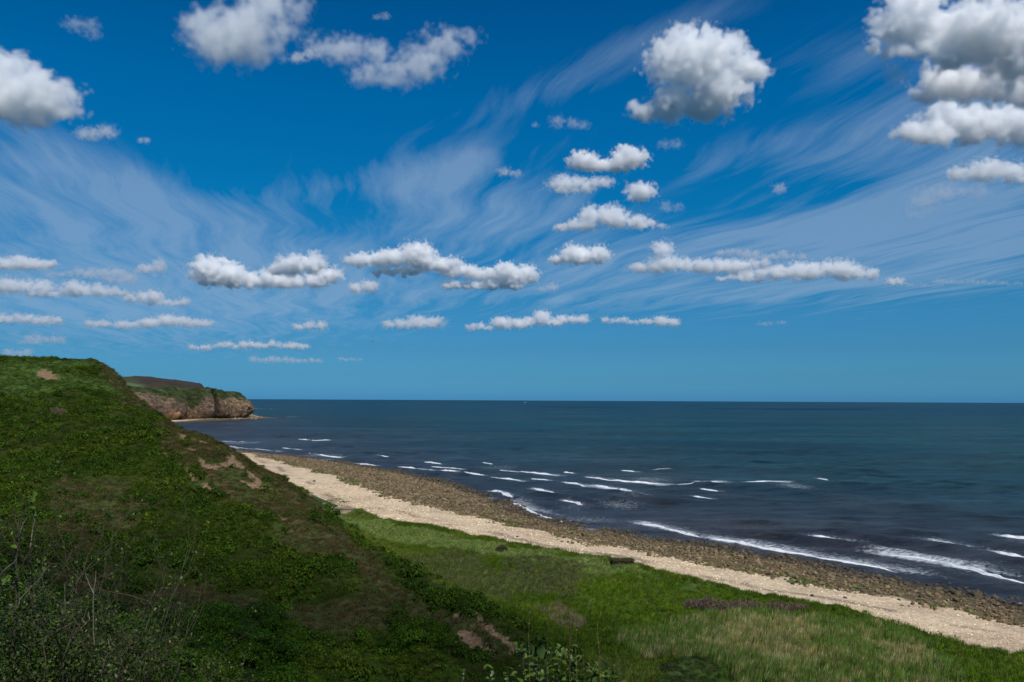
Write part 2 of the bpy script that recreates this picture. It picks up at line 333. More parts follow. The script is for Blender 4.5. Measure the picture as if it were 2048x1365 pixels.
z_green = zone([(1130, 1180), (1260, 1150), (1400, 1180), (1560, 1215), (1800, 1270), (1960, 1310), (2100, 1320), (2100, 1400), (1900, 1400), (1860, 1300), (1500, 1225), (1240, 1260)], 3, 4, 9, 33)

# fine relief
hill = np.clip(1 - meadow, 0, 1) * inland
n_big = fbm(gx, gy, 16, 2) - .5; n_mid = fbm(gx, gy, 5, 3) - .5; n_sm = fbm(gx, gy, 1.7, 4, 3) - .5
near = sstep(6, 30, gy)
relief = hill * near * (n_big * 2.4 + n_mid * (1.5 + .9 * (1 - z_brown)) + n_sm * .35)
relief = relief + meadow * inland * (n_big * 1.0 + n_mid * .5 + n_sm * .15) * near
relief = relief - soil * hill * .8 + hill * (np.abs(fbm(gx, gy, 3, 8) - .5) * soil * 1.2)
terr = np.sin(gz * 3.4 + n_big * 9) * .16 * z_brown * hill        # little sheep-track terraces on the turf
relief = relief + terr + z_mound * (.9 + n_mid * 2) * np.clip(1 - meadow + .6, 0, 1)
bank = sstep(-3.2, -.15, sG) * (1 - sstep(-.15, .5, sG))           # eroded lip where the turf meets the shingle
edge_j = (fbm(gx, gy, 5, 7) - .5)
bankh = (1 - sstep(-.1 + edge_j * 2.4, .7 + edge_j * 2.4, sG)) * sstep(-9, 0, sG)
relief = relief + bankh * .55 * (gy < 560)
shing = (~inland)
relief = relief + shing * (1 - sstep(0, 8, sW)) * ((fbm(gx, gy, 9, 9) - .5) * .5 + (fbm(gx, gy, 1.5, 10, 3) - .5) * .22)
relief = relief + shing * sstep(-6, 0, sS) * (1 - sstep(0, 14, sW)) * (fbm(gx, gy, 7, 41) - .5) * .9
gz = gz + relief
gz = np.where((sW < -5) & (gz < .45), .45, gz)
Zland = gz

# ground colours (what the soil, turf and stones are, not how they are lit)
def col(*c): return np.array(c, float)
def lerp(a, b, t): return a * (1 - t[..., None]) + b * t[..., None]
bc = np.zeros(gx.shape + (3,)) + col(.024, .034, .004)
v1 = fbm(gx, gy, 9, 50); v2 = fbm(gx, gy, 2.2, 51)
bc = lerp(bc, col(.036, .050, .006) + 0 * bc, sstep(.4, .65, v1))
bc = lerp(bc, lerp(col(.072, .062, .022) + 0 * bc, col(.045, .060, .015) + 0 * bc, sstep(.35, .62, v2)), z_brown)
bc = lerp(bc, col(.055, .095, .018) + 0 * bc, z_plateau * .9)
md = lerp(col(.045, .090, .014) + 0 * bc, col(.065, .095, .025) + 0 * bc, sstep(.35, .65, v1))
md = lerp(md, col(.105, .150, .050) + 0 * bc, z_pale)
md = lerp(md, col(.062, .072, .030) + 0 * bc, z_scrub)
md = lerp(md, col(.15, .12, .065) + 0 * bc, z_straw)
bc = lerp(bc, md, meadow)
bc = lerp(bc, col(.12, .085, .05) + 0 * bc, bankh * sstep(-.6, .6, sG + edge_j * -2.4) * (1 - sstep(.6, 2, sG)) * inland)
sh = lerp(col(.80, .62, .41) + 0 * bc, col(.66, .49, .32) + 0 * bc, sstep(.42, .7, fbm(gx, gy, 11, 53)))
strand = np.exp(-((sG * .5 + sS * .5 + 1 + (fbm(gx, gy, 12, 54) - .5) * 6) / 1.6) ** 2)     # damp sandy strip between the shingle ridges
sh = lerp(sh, col(.33, .235, .165) + 0 * bc, strand * 1.0 * sstep(.38, .55, fbm(gx, gy, 10, 55)))
pl = lerp(col(.19, .14, .065) + 0 * bc, col(.12, .09, .045) + 0 * bc, v2)
pl = lerp(pl, col(.10, .10, .03) + 0 * bc, sstep(.5, .7, v1) * .5)
pl = lerp(pl, col(.055, .048, .036) + 0 * bc, sstep(-9, -1, sW + (v1 - .5) * 10))
sj = (fbm(gx, gy, 6, 56) - .5) * 9 + (v2 - .5) * 3
sh = lerp(sh, pl, sstep(-.5, 3, sS + sj - 1.6))
bc = np.where((sG > edge_j * 2.4 * (gy < 560))[..., None], sh, bc)
drift = zone([(612, 985), (660, 992), (700, 1005), (720, 1022), (690, 1030), (640, 1012)], .8, 2, 2.5, 58)
bc = lerp(bc, lerp(col(.40, .27, .18) + 0 * bc, col(.05, .09, .02) + 0 * bc, sstep(.45, .55, fbm(gx, gy, 3, 59))), drift)
isb = (sG > edge_j * 2.4 * (gy < 560)) | (drift > .5)

# materials of the ground
mt_turf, n, p = material("turf")
a = n.new("ShaderNodeAttribute", attribute_name="ground"); pos = n.new("ShaderNodeNewGeometry").outputs["Position"]
f1 = n.noise(pos, 1.3, 6, .65); f2 = n.noise(pos, 7, 3, .6)
k = n.m('MULTIPLY', n.rng(f1, .3, .7, .55, 1.35), n.rng(f2, .3, .7, .7, 1.3))
so = n.new("ShaderNodeAttribute", attribute_name="scar").outputs["Fac"]; f3 = n.noise(pos, .9, 7, .7)
so = n.rng(n.m('ADD', so, n.m('MULTIPLY', n.m('SUBTRACT', f3, .5), 1.5)), .46, .56)
c = n.mix(so, a.outputs[0], n.mix(n.rng(n.m('ADD', n.m('MULTIPLY', n.noise(pos, 2.4, 8, .75), .7), n.m('MULTIPLY', f2, .3)), .40, .60), (.31, .20, .12), (.11, .07, .042)))
c = n.mix(1., c, n.new("ShaderNodeCombineXYZ", {0: k, 1: k, 2: k}).outputs[0], 'MULTIPLY')
n.l.new(c, p.inputs["Base Color"]); p.inputs["Roughness"].default_value = .95; p.inputs["Specular IOR Level"].default_value = .1
b = n.new("ShaderNodeBump", {"Strength": .9, "Distance": .35, "Height": n.m('ADD', f1, n.m('MULTIPLY', f2, .35))}); n.l.new(b.outputs[0], p.inputs["Normal"])

mt_sh, n, p = material("shingle")
a = n.new("ShaderNodeAttribute", attribute_name="ground"); pos = n.new("ShaderNodeNewGeometry").outputs["Position"]
vo = n.new("ShaderNodeTexVoronoi", {"Vector": pos, "Scale": 3.2}); vo2 = n.new("ShaderNodeTexVoronoi", {"Vector": pos, "Scale": 1.5})
hsv = n.new("ShaderNodeSeparateColor", {0: vo.outputs["Color"]}); h2 = n.new("ShaderNodeSeparateColor", {0: vo2.outputs["Color"]})
k = n.m('MULTIPLY', n.rng(hsv.outputs[0], 0, 1, .75, 1.15), n.rng(h2.outputs[0], 0, 1, .85, 1.1))
gap = n.rng(vo.outputs["Distance"], .05, .5, 1., .72)
k = n.m('MULTIPLY', n.m('MULTIPLY', k, gap), n.rng(n.noise(pos, .5, 5, .6), .3, .7, .85, 1.12))
c = n.mix(1., a.outputs[0], n.new("ShaderNodeCombineXYZ", {0: k, 1: k, 2: k}).outputs[0], 'MULTIPLY')
n.l.new(c, p.inputs["Base Color"]); p.inputs["Roughness"].default_value = .85; p.inputs["Specular IOR Level"].default_value = .25
b = n.new("ShaderNodeBump", {"Strength": .8, "Distance": .15, "Height": n.m('SUBTRACT', 1., vo.outputs["Distance"])}); n.l.new(b.outputs[0], p.inputs["Normal"])

V = np.stack([gx, gy, gz], -1).reshape(-1, 3); Fq = grid_faces(len(GX), len(GY)); bcf = bc.reshape(-1, 3)
fb = isb.ravel()[Fq].mean(1) >= .5
fm = (meadow.ravel()[Fq].mean(1) >= .5) & ~fb
fs = (sW.ravel()[Fq].min(1) < 135)
def submesh(name, sel, mat, kind="structure"):
    F2 = Fq[sel]; u, inv = np.unique(F2, return_inverse=True)
    return put(name, mesh(name, V[u], inv.reshape(F2.shape), True, {"scar": soil.ravel()[u]}, {"ground": bcf[u]}), kind=kind, mat=mat)
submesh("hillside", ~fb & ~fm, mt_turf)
submesh("meadow", fm, mt_turf)
submesh("beach", fb & fs, mt_sh)

# ------------------------------------------------------------------ sea
_p, _q = pdist(W_LINE, np.array([100.]), np.array([300.])); SEA_SIGN = 1. if -_p[0] * _q[0] > 0 else -1.
def sea_dist(x, y):
    d, s = pdist(SW_S, x, y); return d
SW_S = [(-470, 1300), (-440, 1120), (-330, 900), (-240, 700), (-150, 500), (-75, 390), (-20, 290), (30, 215), (80, 155), (140, 60), (170, -40)]
def swell(x, y):
    s = sea_dist(x, y)
    w1 = (fbm(x, y, 70, 70) - .5) * 30; w2 = (fbm(x, y, 28, 71) - .5) * 12
    lam = 15 + 8 * sstep(20, 200, s)
    ph = (s + w1 + w2) / lam * 2 * math.pi * 1.0
    dw_, sg_ = pdist(W_LINE, x, y); sg_ = -dw_ * sg_ * SEA_SIGN; land_ = 1 - sstep(-14, -4, sg_)
    amp = (1 - land_) * sstep(2, 22, s) * (1 - .6 * sstep(150, 500, s)) * (1 - sstep(500, 900, s))
    crest = ((1 + np.cos(ph)) / 2) ** 2.4
    env = sstep(.42, .66, fbm(x, y, 42, 72)) * .8 + .12
    ch = (fbm(x, y, 6, 73, 4, .6) - .5) * .42 + (fbm(x + y * .4, y, 2.4, 74, 3) - .5) * .16
    return -.35 * land_ + amp * (crest * env * 1.25) + ch * (1 - sstep(350, 700, y)) * sstep(-6, 8, s) - .05
def waves_list():
    return [([(1284, 1046), (1325, 1054), (1365, 1064), (1402, 1072)], .55, .8), ([(1424, 1075), (1470, 1083), (1530, 1095), (1600, 1106), (1660, 1117), (1705, 1124), (1760, 1133), (1812, 1144)], .36, .9),
            ([(1774, 1106), (1830, 1114), (1890, 1123), (1945, 1136), (2000, 1153), (2060, 1166)], .38, .9), ([(1866, 1077), (1905, 1086), (1955, 1095)], .52, .5), ([(1990, 1101), (2015, 1107), (2052, 1114)], .6, .5), ([(1998, 1069), (2030, 1073), (2070, 1078)], .5, .5),
            ([(1624, 1070), (1655, 1075), (1690, 1080)], .4, .6), ([(1386, 991), (1424, 996)], .35, .3), ([(1636, 955), (1655, 960)], .4, .2), ([(1168, 953), (1220, 960), (1270, 964), (1326, 968)], .48, 1.), ([(1188, 970), (1230, 978), (1262, 988), (1275, 994)], .62, .9), ([(1120, 963), (1150, 966), (1174, 972)], .45, .6),
            ([(1125, 999), (1145, 1003), (1166, 1010)], .5, .4), ([(1068, 976), (1100, 985), (1130, 992)], .52, .5), ([(980, 982), (1005, 989), (1030, 997)], .5, .5), ([(1024, 1003), (1050, 1016), (1085, 1030), (1130, 1045)], .35, .9), ([(1040, 942), (1075, 946), (1112, 950)], .5, .7), ([(1000, 939), (1035, 943)], .36, .5), ([(1128, 944), (1150, 946)], .42, .3), ([(968, 924), (985, 928)], .42, .2),
            ([(980, 953), (1010, 956), (1044, 961)], .42, .4), ([(922, 944), (945, 947), (967, 950)], .42, .4), ([(850, 923), (882, 928)], .42, .3), ([(795, 932), (830, 936), (868, 940)], .4, .4), ([(598, 878), (628, 881), (664, 880)], .5, .5), ([(610, 906), (640, 910), (682, 915)], .5, .7), ([(598, 914), (625, 918), (652, 921)], .34, .5), ([(704, 925), (728, 928), (752, 931)], .4, .4), ([(752, 912), (790, 917)], .38, .4), ([(450, 882), (500, 885)], .42, 1.), ([(445, 893), (520, 899), (548, 902)], .42, 1.), ([(880, 941), (915, 945)], .34, .4), ([(1305, 940), (1337, 936)], .3, .3),
            ([(862, 932), (895, 935), (926, 939)], .32, .3), ([(1062, 957), (1100, 960)], .3, .3), ([(1402, 976), (1440, 981)], .28, .3), ([(690, 934), (725, 938), (762, 941)], .3, .3), ([(562, 896), (604, 899)], .34, .3), ([(1242, 940), (1276, 943)], .28, .3), ([(1345, 968), (1385, 966), (1440, 962)], .3, .8), ([(1480, 963), (1530, 961), (1575, 963)], .25, .5)]
def build_sea():
    X = axis([(-220, 1.6, -60, 1.3), (-60, 1.15, 210, 1.3)]); Y = axis([(60, 1.2, 330, 1.25), (330, 1.4, 560, 3), (560, 3, 1500, 12)])
    ext = lambda v, s, e, g: np.array([v + sgn_ for sgn_ in np.cumsum(s * g ** np.arange(e))])
    X = np.concatenate([-220 - np.cumsum(2 * 1.12 ** np.arange(72))[::-1], X, 210 + np.cumsum(1.5 * 1.10 ** np.arange(88))])
    Y = np.concatenate([[-200, -50, 0, 30, 50], Y, 1500 + np.cumsum(14 * 1.10 ** np.arange(66))])
    x, y = np.meshgrid(X, Y, indexing='ij')
    z = swell(x, y)
    s = sea_dist(x, y); dw, _ = pdist(W_LINE, x, y)
    foam = np.zeros_like(x)
    for k, (pts, wd, wake) in enumerate(waves_list()):
        P = np.array([on_z(a, b, .3)[:2] for a, b in pts])
        x0, y0 = P.min(0) - 25; x1, y1 = P.max(0) + 25
        sel = (x > x0) & (x < x1) & (y > y0) & (y < y1)
        dd, sd_ = pdist(P, x[sel], y[sel])
        seaward = dd * np.where(sea_dist(x[sel], y[sel]) > np.mean(sea_dist(P[:, 0], P[:, 1])), 1, 0)
        L = 4 + 11 * wake
        f = np.exp(-(dd / (L * .55)) ** 2) * (.25 + .75 * (seaward > 0)) * (.35 + .45 * wake) + .3 * np.exp(-(dd / 1.2) ** 2)
        foam[sel] = np.maximum(foam[sel], f)
    for (a, b, rx, ry, k) in ((1590, 972, 45, 8, .55), (1240, 1010, 60, 12, .5), (1500, 1060, 60, 8, .3), (1180, 1040, 90, 10, .42), (1350, 1085, 90, 8, .3), (1930, 1130, 90, 14, .6), (1300, 960, 60, 8, .5), (640, 912, 70, 5, .5), (1000, 935, 60, 6, .4), (1620, 1100, 70, 10, .4), (1150, 1015, 60, 10, .35), (480, 886, 60, 4, .5)):
        c0 = on_z(a, b, 0); c1 = on_z(a + rx, b, 0); c2 = on_z(a, b - ry, 0)
        foam = np.maximum(foam, k * np.exp(-((x - c0[0]) / max(1, abs(c1[0] - c0[0]))) ** 2 - ((y - c0[1]) / max(1, abs(c2[1] - c0[1]))) ** 2))
    foam = np.maximum(foam, .55 * np.exp(-(dw / 3.) ** 2) * (fbm(x, y, 15, 78) > .45))
    pn = fbm(x, y, 160, 75, 4); pn2 = fbm(x, y * .3, 60, 76, 3)  # broad patches of sediment and cloud shade put into the water colour
    shore = np.exp(-s / 150.)
    c = lerp(np.zeros(x.shape + (3,)) + col(.000, .034, .046), col(.006, .040, .044) + np.zeros(x.shape + (3,)), sstep(.4, .65, pn) * (y < 3000))
    c = lerp(c, np.zeros_like(c) + col(.000, .030, .052), sstep(900, 3500, y))
    c = lerp(c, np.zeros_like(c) + col(.026, .033, .044), np.clip(shore * 1.2, 0, 1))
    c = lerp(c, np.zeros_like(c) + col(.040, .036, .038), np.clip(sstep(.45, .75, pn2) * np.exp(-s / 100.), 0, 1) * .7)
    mt, n, p = material("sea water")
    a = n.new("ShaderNodeAttribute", attribute_name="water"); fo = n.new("ShaderNodeAttribute", attribute_name="foam").outputs["Fac"]
    pos = n.new("ShaderNodeNewGeometry").outputs["Position"]
    stp = n.new("ShaderNodeMapping", {"Vector": pos, "Rotation": (0, 0, R_(-30)), "Scale": (.45, 1.0, 1)}).outputs[0]
    w1 = n.noise(stp, .9, 6, .62, .4); w2 = n.noise(stp, .12, 5, .6, .3); w3 = n.noise(n.new("ShaderNodeMapping", {"Vector": pos, "Rotation": (0, 0, R_(-8)), "Scale": (.25, 1.0, 1)}).outputs[0], .012, 6, .62, .3)
    streak = n.m('MULTIPLY', n.rng(n.m('ADD', n.m('MULTIPLY', w2, .7), n.m('MULTIPLY', w1, .3)), .40, .60, .55, 1.4), n.rng(w3, .38, .62, .62, 1.3))  # light and dark wave faces painted into the water colour
    cc = n.mix(1., a.outputs[0], n.new("ShaderNodeCombineXYZ", {0: streak, 1: streak, 2: streak}).outputs[0], 'MULTIPLY')
    ln = n.noise(n.new("ShaderNodeMapping", {"Vector": pos, "Rotation": (0, 0, R_(-35)), "Scale": (.5, 1., 1)}).outputs[0], 1.7, 6, .72, .8)
    fm_ = n.m('MULTIPLY', n.rng(n.m('ADD', fo, n.m('MULTIPLY', n.m('SUBTRACT', ln, .5), 2.6)), .45, .95), .72)
    cc = n.mix(fm_, cc, (.62, .66, .70))
    hgt = n.m('ADD', n.m('MULTIPLY', w1, .35), n.m('ADD', n.m('MULTIPLY', w2, 1.6), n.m('MULTIPLY', w3, 7.)))
    bp = n.new("ShaderNodeBump", {"Strength": .9, "Distance": 1., "Height": hgt}); fr = n.new("ShaderNodeFresnel", {"IOR": 1.333, "Normal": bp.outputs[0]}).outputs[0]
    fr = n.m('MULTIPLY', n.m('MINIMUM', n.m('MULTIPLY', fr, .42), .24), n.m('SUBTRACT', 1., fm_))      # steep little waves never mirror fully
    di = n.new("ShaderNodeBsdfDiffuse", {"Color": cc, "Normal": bp.outputs[0]}); gl = n.new("ShaderNodeBsdfAnisotropic", {"Roughness": .22, "Normal": bp.outputs[0]})
    mx = n.new("ShaderNodeMixShader", {0: fr, 1: di.outputs[0], 2: gl.outputs[0]}); n.l.new(mx.outputs[0], mt.node_tree.nodes["Material Output"].inputs[0])
    put("sea", mesh("sea", np.stack([x, y, z], -1).reshape(-1, 3), grid_faces(len(X), len(Y)), True, {"foam": foam.ravel()}, {"water": c.reshape(-1, 3)}), kind="structure", mat=mt)
build_sea()

# breaking waves, each a ridge of white water
mt_foam, n, p = material("white water")
pos = n.new("ShaderNodeNewGeometry").outputs["Position"]; f = n.noise(pos, 3.5, 5, .65)
e = n.new("ShaderNodeAttribute", attribute_name="back").outputs["Fac"]
edge = n.rng(n.m('ADD', n.m('MULTIPLY', n.m('SUBTRACT', f, .5), 1.3), e), .22, .62)
n.l.new(n.mix(edge, (.78, .80, .82), (.035, .045, .055)), p.inputs["Base Color"])
n.l.new(n.rng(edge, 0, 1, .9, .2), p.inputs["Roughness"])
b = n.new("ShaderNodeBump", {"Strength": .8, "Distance": .25, "Height": f}); n.l.new(b.outputs[0], p.inputs["Normal"])
WAVE_LABELS = ["white breaker rolling in left of the long shoreline breaker", "longest white breaker running just off the dark stones", "big breaker near the right edge with lacy foam behind it", "short breaker seaward of the big right hand breaker", "stubby bright breaker at the right edge above the big one", "thin breaker cut by the right edge, topmost of three there",
               "small lone whitecap with trailing foam above the long shoreline breaker", "dark backed whitecap alone in the middle water", "tiny isolated whitecap far right of the middle breakers", "broad thin breaker heading the middle group of waves", "ragged breaker ending in a burst of spray, middle of the group", "short breaker left of the ragged spray burst",
               "small breaker in two pieces below the middle group", "short slanting breaker left of the middle group", "small bright breaker closest to the point of the dark stones", "wash of foam curling along the edge of the brown stones", "bright breaker up the shore from the broad middle one", "faint start of foam left of the bright upper breaker", "tiny whitecap just right of the bright upper breaker", "tiny whitecap alone above the upper breakers",
               "narrow breaker between upper breakers and the stones", "narrow breaker left of the one between upper breakers", "short far breaker over the wide part of brown stones", "far breaker hugging the wide brown stones", "lone far breaker well off the far beach", "brightest far breaker off the far beach", "thin foam line shoreward of the brightest far breaker", "short far foam line off the middle of brown stones", "faint far whitecap pair above the foam lines", "foam line emerging from behind the hill, the farther", "foam line lapping the far end of the beach", "low foam line just above the brown stones", "faint thin whitecap far out beyond the middle group", "thin far breaker over the brown stones, left of the upper row", "thin whitecap under the bright upper breaker", "faint whitecap right of the ragged spray burst", "thin foam thread along the wide brown stones", "faint thread of foam off the far end of the beach", "small faint whitecap above the broad thin breaker", "thin foam tail running right from the broad thin breaker", "faint thin foam line in the open water left of the isolated whitecap"]
rnd = np.random.RandomState(5)
for k, (pts, hgt, wake) in enumerate(waves_list()):
    P = np.array([on_z(a, b, .3)[:2] for a, b in pts]); seg = np.linalg.norm(np.diff(P, axis=0), axis=1); L = seg.sum(); step = .35 if L < 120 else .5
    t = np.linspace(0, L, max(8, int(L / step))); cum = np.concatenate([[0], np.cumsum(seg)])
    X = np.interp(t, cum, P[:, 0]); Y = np.interp(t, cum, P[:, 1])
    dx = np.gradient(X); dy = np.gradient(Y); q = np.hypot(dx, dy); nx, ny = -dy / q, dx / q
    if np.mean(nx) < 0 and np.mean(ny) < 0: nx, ny = -nx, -ny
    if sea_dist(np.array([X.mean() + nx.mean() * 5]), np.array([Y.mean() + ny.mean() * 5]))[0] < sea_dist(np.array([X.mean()]), np.array([Y.mean()]))[0]: nx, ny = -nx, -ny
    wob = (fbm(t, t * 0 + k, 9, 80) - .5) * 2.6 + (fbm(t, t * 0 + k, 2.2, 81) - .5) * 1.0
    X = X + nx * wob; Y = Y + ny * wob
    taper = np.minimum(1, np.minimum(t, L - t) / min(9, L * .3)) ** .6
    size = taper * np.clip(fbm(t, t * 0 + k * 7, 6, 82, 3) * 2.1 - .35, .12, 1.3) * hgt * 1.05
    prof = [(2.6, 0., 1.), (1.7, .30, .75), (.9, .62, .5), (.35, .86, .18), (0, .95, -.1), (-.45, .78, -.3), (-.85, .45, -.3), (-1.3, .20, -.2), (-1.9, .05, .2), (-2.5, -.15, .9)]
    z0 = swell(X, Y); Vv = []; bk = []
    for j, (o_, h_, b_) in enumerate(prof):
        jit = (fbm(t, t * 0 + j * 3.1, .9, 83 + j, 3) - .5)
        oo = (o_ * .62 + jit * .8) * (.35 + size * .8)
        Vv.append(np.stack([X + nx * oo, Y + ny * oo, z0 * .8 + h_ * size * 1.15 + jit * .6 * size * (0 < j < 9) - .04 - .25 * (j in (0, 9))], -1)); bk.append(np.full(len(t), b_) + (1 - taper) * .8)
    Vv = np.stack(Vv, 0); me = mesh("breaking_wave", Vv.reshape(-1, 3), grid_faces(len(prof), len(t)), True, {"back": np.array(bk).ravel()})
    put("breaking_wave", me, label=WAVE_LABELS[k], cat="wave", group="white waves breaking off the beach", mat=mt_foam)

# ------------------------------------------------------------------ far headland and hill
def build_headland():
    toe = np.array([(120, 1060), (180, 1105), (225, 1140), (262, 1180), (290, 1215), (312, 1240), (335, 1262), (358, 1292), (375, 1308), (395, 1322), (412, 1338), (432, 1342), (450, 1352), (468, 1366), (485, 1382), (497, 1402), (501, 1435), (498, 1500), (495, 1580), (475, 1700), (455, 1850)], float)
    XY = np.stack([toe[:, 1] * (toe[:, 0] - 1024) / FP, toe[:, 1]], 1)
    XY[:, 0] *= 1.0
    topy = np.interp(toe[:, 0], [120, 215, 255, 300, 330, 380, 430, 455, 480, 495, 505, 509], [772, 772, 778, 784, 778, 776.5, 778, 779, 781, 783, 784, 785])
    topy[16:] = (785, 787, 789, 791, 793)
    topy = topy + np.interp(toe[:, 0], [380, 450, 470, 500], [0, 0, 2, 5]) * (np.arange(len(toe)) < 16)
    topz = H + (797.5 - topy) / FP * (toe[:, 1] + 25)
    seg = np.linalg.norm(np.diff(XY, axis=0), axis=1); cum = np.concatenate([[0], np.cumsum(seg)]); L = cum[-1]
    N = 560; t = np.linspace(0, L, N); X = np.interp(t, cum, XY[:, 0]); Y = np.interp(t, cum, XY[:, 1]); ZT = np.interp(t, cum, topz); PXt = np.interp(t, cum, toe[:, 0])
    k_ = np.ones(25) / 25; sm = lambda a: np.convolve(np.pad(a, 12, 'edge'), k_, 'valid')
    X, Y, ZT = sm(X), sm(Y), sm(ZT)
    dx = np.gradient(X); dy = np.gradient(Y); q = np.hypot(dx, dy); nx, ny = -dy / q, dx / q     # inland
    v = np.concatenate([np.linspace(0, 1, 60), 1 + np.cumsum(.03 * 1.13 ** np.arange(26))])
    T, VV = np.meshgrid(t, v, indexing='ij'); c = np.clip(VV, 0, 1)
    gully = np.exp(-((PXt - 396) / 13.) ** 2) + .5 * np.exp(-((PXt - 438) / 5.) ** 2) + .6 * np.exp(-((PXt - 340) / 6.) ** 2)
    setb = 16 + 26 * gully + 10 * fbm(t, t * 0, 60, 101)
    setb = setb * (1 - .55 * sstep(480, 500, PXt))
    buttr = (1 - np.abs(fbm(T, VV * 6, 26, 102, 4, .55) * 2 - 1))
    fine = fbm(T, VV * 30, 6, 103, 4, .6) - .5; strat = np.sin(VV * 34 + fbm(T, VV * 3, 18, 104) * 8)
    prof = c ** 1.25
    zc = 1.4 + (ZT[:, None] - 1.4) * np.minimum(1, c ** .82)
    inl = setb[:, None] * prof + (VV - c) * 150
    face = np.sin(np.pi * np.clip(c, 0, 1)) ** .5
    inl = inl - buttr * 22 * (1 - c * .7) * (.35 + face) + fine * 8 * face + strat * .5 * face
    cl = sum(dd_ * np.exp(-((PXt - c_) / w_) ** 2) for c_, w_, dd_ in ((300, 3, 8), (334, 5, 20), (362, 3, 8), (398, 5, 18), (437, 3.2, 30), (456, 2, 9), (470, 2.4, 14), (489, 2.2, 12), (500, 1.5, 7)))
    rib = 1 - np.abs(fbm(T + VV * 10, VV * 1.6, 10, 111, 3, .55) * 2 - 1)
    inl = inl - (rib - .6) * 9 * face
    inl = inl + cl[:, None] * (1 - c * .75) + 11
    inl = inl + gully[:, None] * 20 * (1 - c * .3)
    zz = zc + (VV > 1) * ((fbm(T, VV * 20, 22, 105) - .5) * 4 * np.clip((VV - 1) * 8, 0, 1) + (VV - 1) * .8) + fine * 1.8 * face
    bush = sstep(.5, .7, fbm(T, VV * 60, 7, 106)) * 2.0 * (VV > .93) + sstep(.45, .62, fbm(T, VV * 30, 9, 107)) * 2.2 * (gully[:, None] > .3) * (c > .2)
    zz = zz + bush * np.minimum(1, VV * 2)
    x = X[:, None] + nx[:, None] * inl; y = Y[:, None] + ny[:, None] * inl
    # colour: reddish boulder clay on the left, pale tan limestone at the point, scrub above and in the gully
    r1 = fbm(T, VV * 40, 16, 108); r2 = fbm(T, VV * 60, 4.5, 109, 3)
    Z3 = np.zeros(x.shape + (3,))
    rock = lerp(Z3 + col(.125, .085, .060), Z3 + col(.21, .145, .095), sstep(.35, .6, r1))
    rock = lerp(rock, Z3 + col(.30, .19, .10), sstep(430, 470, PXt[:, None] + 0 * VV) * sstep(.4, .6, r2))
    rock = lerp(rock, Z3 + col(.115, .09, .065), sstep(.55, .7, r2) * .7)
    rock = lerp(rock, Z3 + col(.09, .065, .045), sstep(.52, .68, fbm(T, VV * 4, 7, 112, 4, .6)) * .75)
    veg = lerp(Z3 + col(.030, .045, .015), Z3 + col(.055, .068, .026), sstep(.4, .6, r2))
    line = .93 - .13 * fbm(t, t * 0, 45, 110) - .30 * np.exp(-((PXt - 360) / 28.) ** 2) - .62 * np.exp(-((PXt - 397) / 17.) ** 2) - .22 * np.exp(-((PXt - 448) / 14.) ** 2) - .12 * sstep(400, 420, PXt)
    vm = sstep(-.05, .05, VV - line[:, None] + (r2 - .5) * .45 + (r1 - .5) * .2)
    vm = np.where(VV > 1.02, 1, vm)
    cc = lerp(rock, veg, vm)
    cc = lerp(cc, Z3 + col(.34, .20, .115), np.exp(-((PXt - 352) / 8.) ** 2)[:, None] * (1 - sstep(.12, .3, c)))
    mt, n, p = material("cliff")
    a = n.new("ShaderNodeAttribute", attribute_name="ground"); pos = n.new("ShaderNodeNewGeometry").outputs["Position"]
    f = n.noise(n.new("ShaderNodeMapping", {"Vector": pos, "Scale": (1, 1, 1.6)}).outputs[0], .16, 8, .72)
    k = n.rng(f, .36, .64, .36, 1.6)
    n.l.new(n.mix(1., a.outputs[0], n.new("ShaderNodeCombineXYZ", {0: k, 1: k, 2: k}).outputs[0], 'MULTIPLY'), p.inputs["Base Color"])
    p.inputs["Roughness"].default_value = .95; p.inputs["Specular IOR Level"].default_value = .1
    bp = n.new("ShaderNodeBump", {"Strength": 1., "Distance": 5., "Height": f}); n.l.new(bp.outputs[0], p.inputs["Normal"])
    F_ = grid_faces(N, len(v))[:, ::-1]
    put("headland", mesh("headland", np.stack([x, y, zz], -1).reshape(-1, 3), F_, True, None, {"ground": cc.reshape(-1, 3)}), kind="structure", mat=mt)
    # rock litter and foreshore at the foot of the point
    fx = []
    rs = np.random.RandomState(8)
    for i in range(900):
        j = int(rs.uniform(.30, .82) * N); o_ = rs.uniform(-6, 26) ** 1.0
        s_ = rs.uniform(.8, 2.4) * (1.7 if rs.rand() < .1 else 1)
        fx.append((X[j] - nx[j] * o_, Y[j] - ny[j] * o_, rs.uniform(.2, 1.0), s_))
    for i in range(160):      # low reef running out to sea off the point
        q_ = rs.rand() ** 1.4; P0 = on_z(508, 838, 0); P1 = on_z(612, 833, 0); P2 = on_z(505, 818, 0); P3 = on_z(566, 818, 0)
        A_, B_ = (P0, P1) if rs.rand() < .7 else (P2, P3)
        w_ = A_ + (B_ - A_) * q_; fx.append((w_[0], w_[1] + rs.normal(0, 9), -.2, rs.uniform(.8, 2.2) * (1.2 - q_)))
    return fx
HEAD_ROCKS = build_headland()

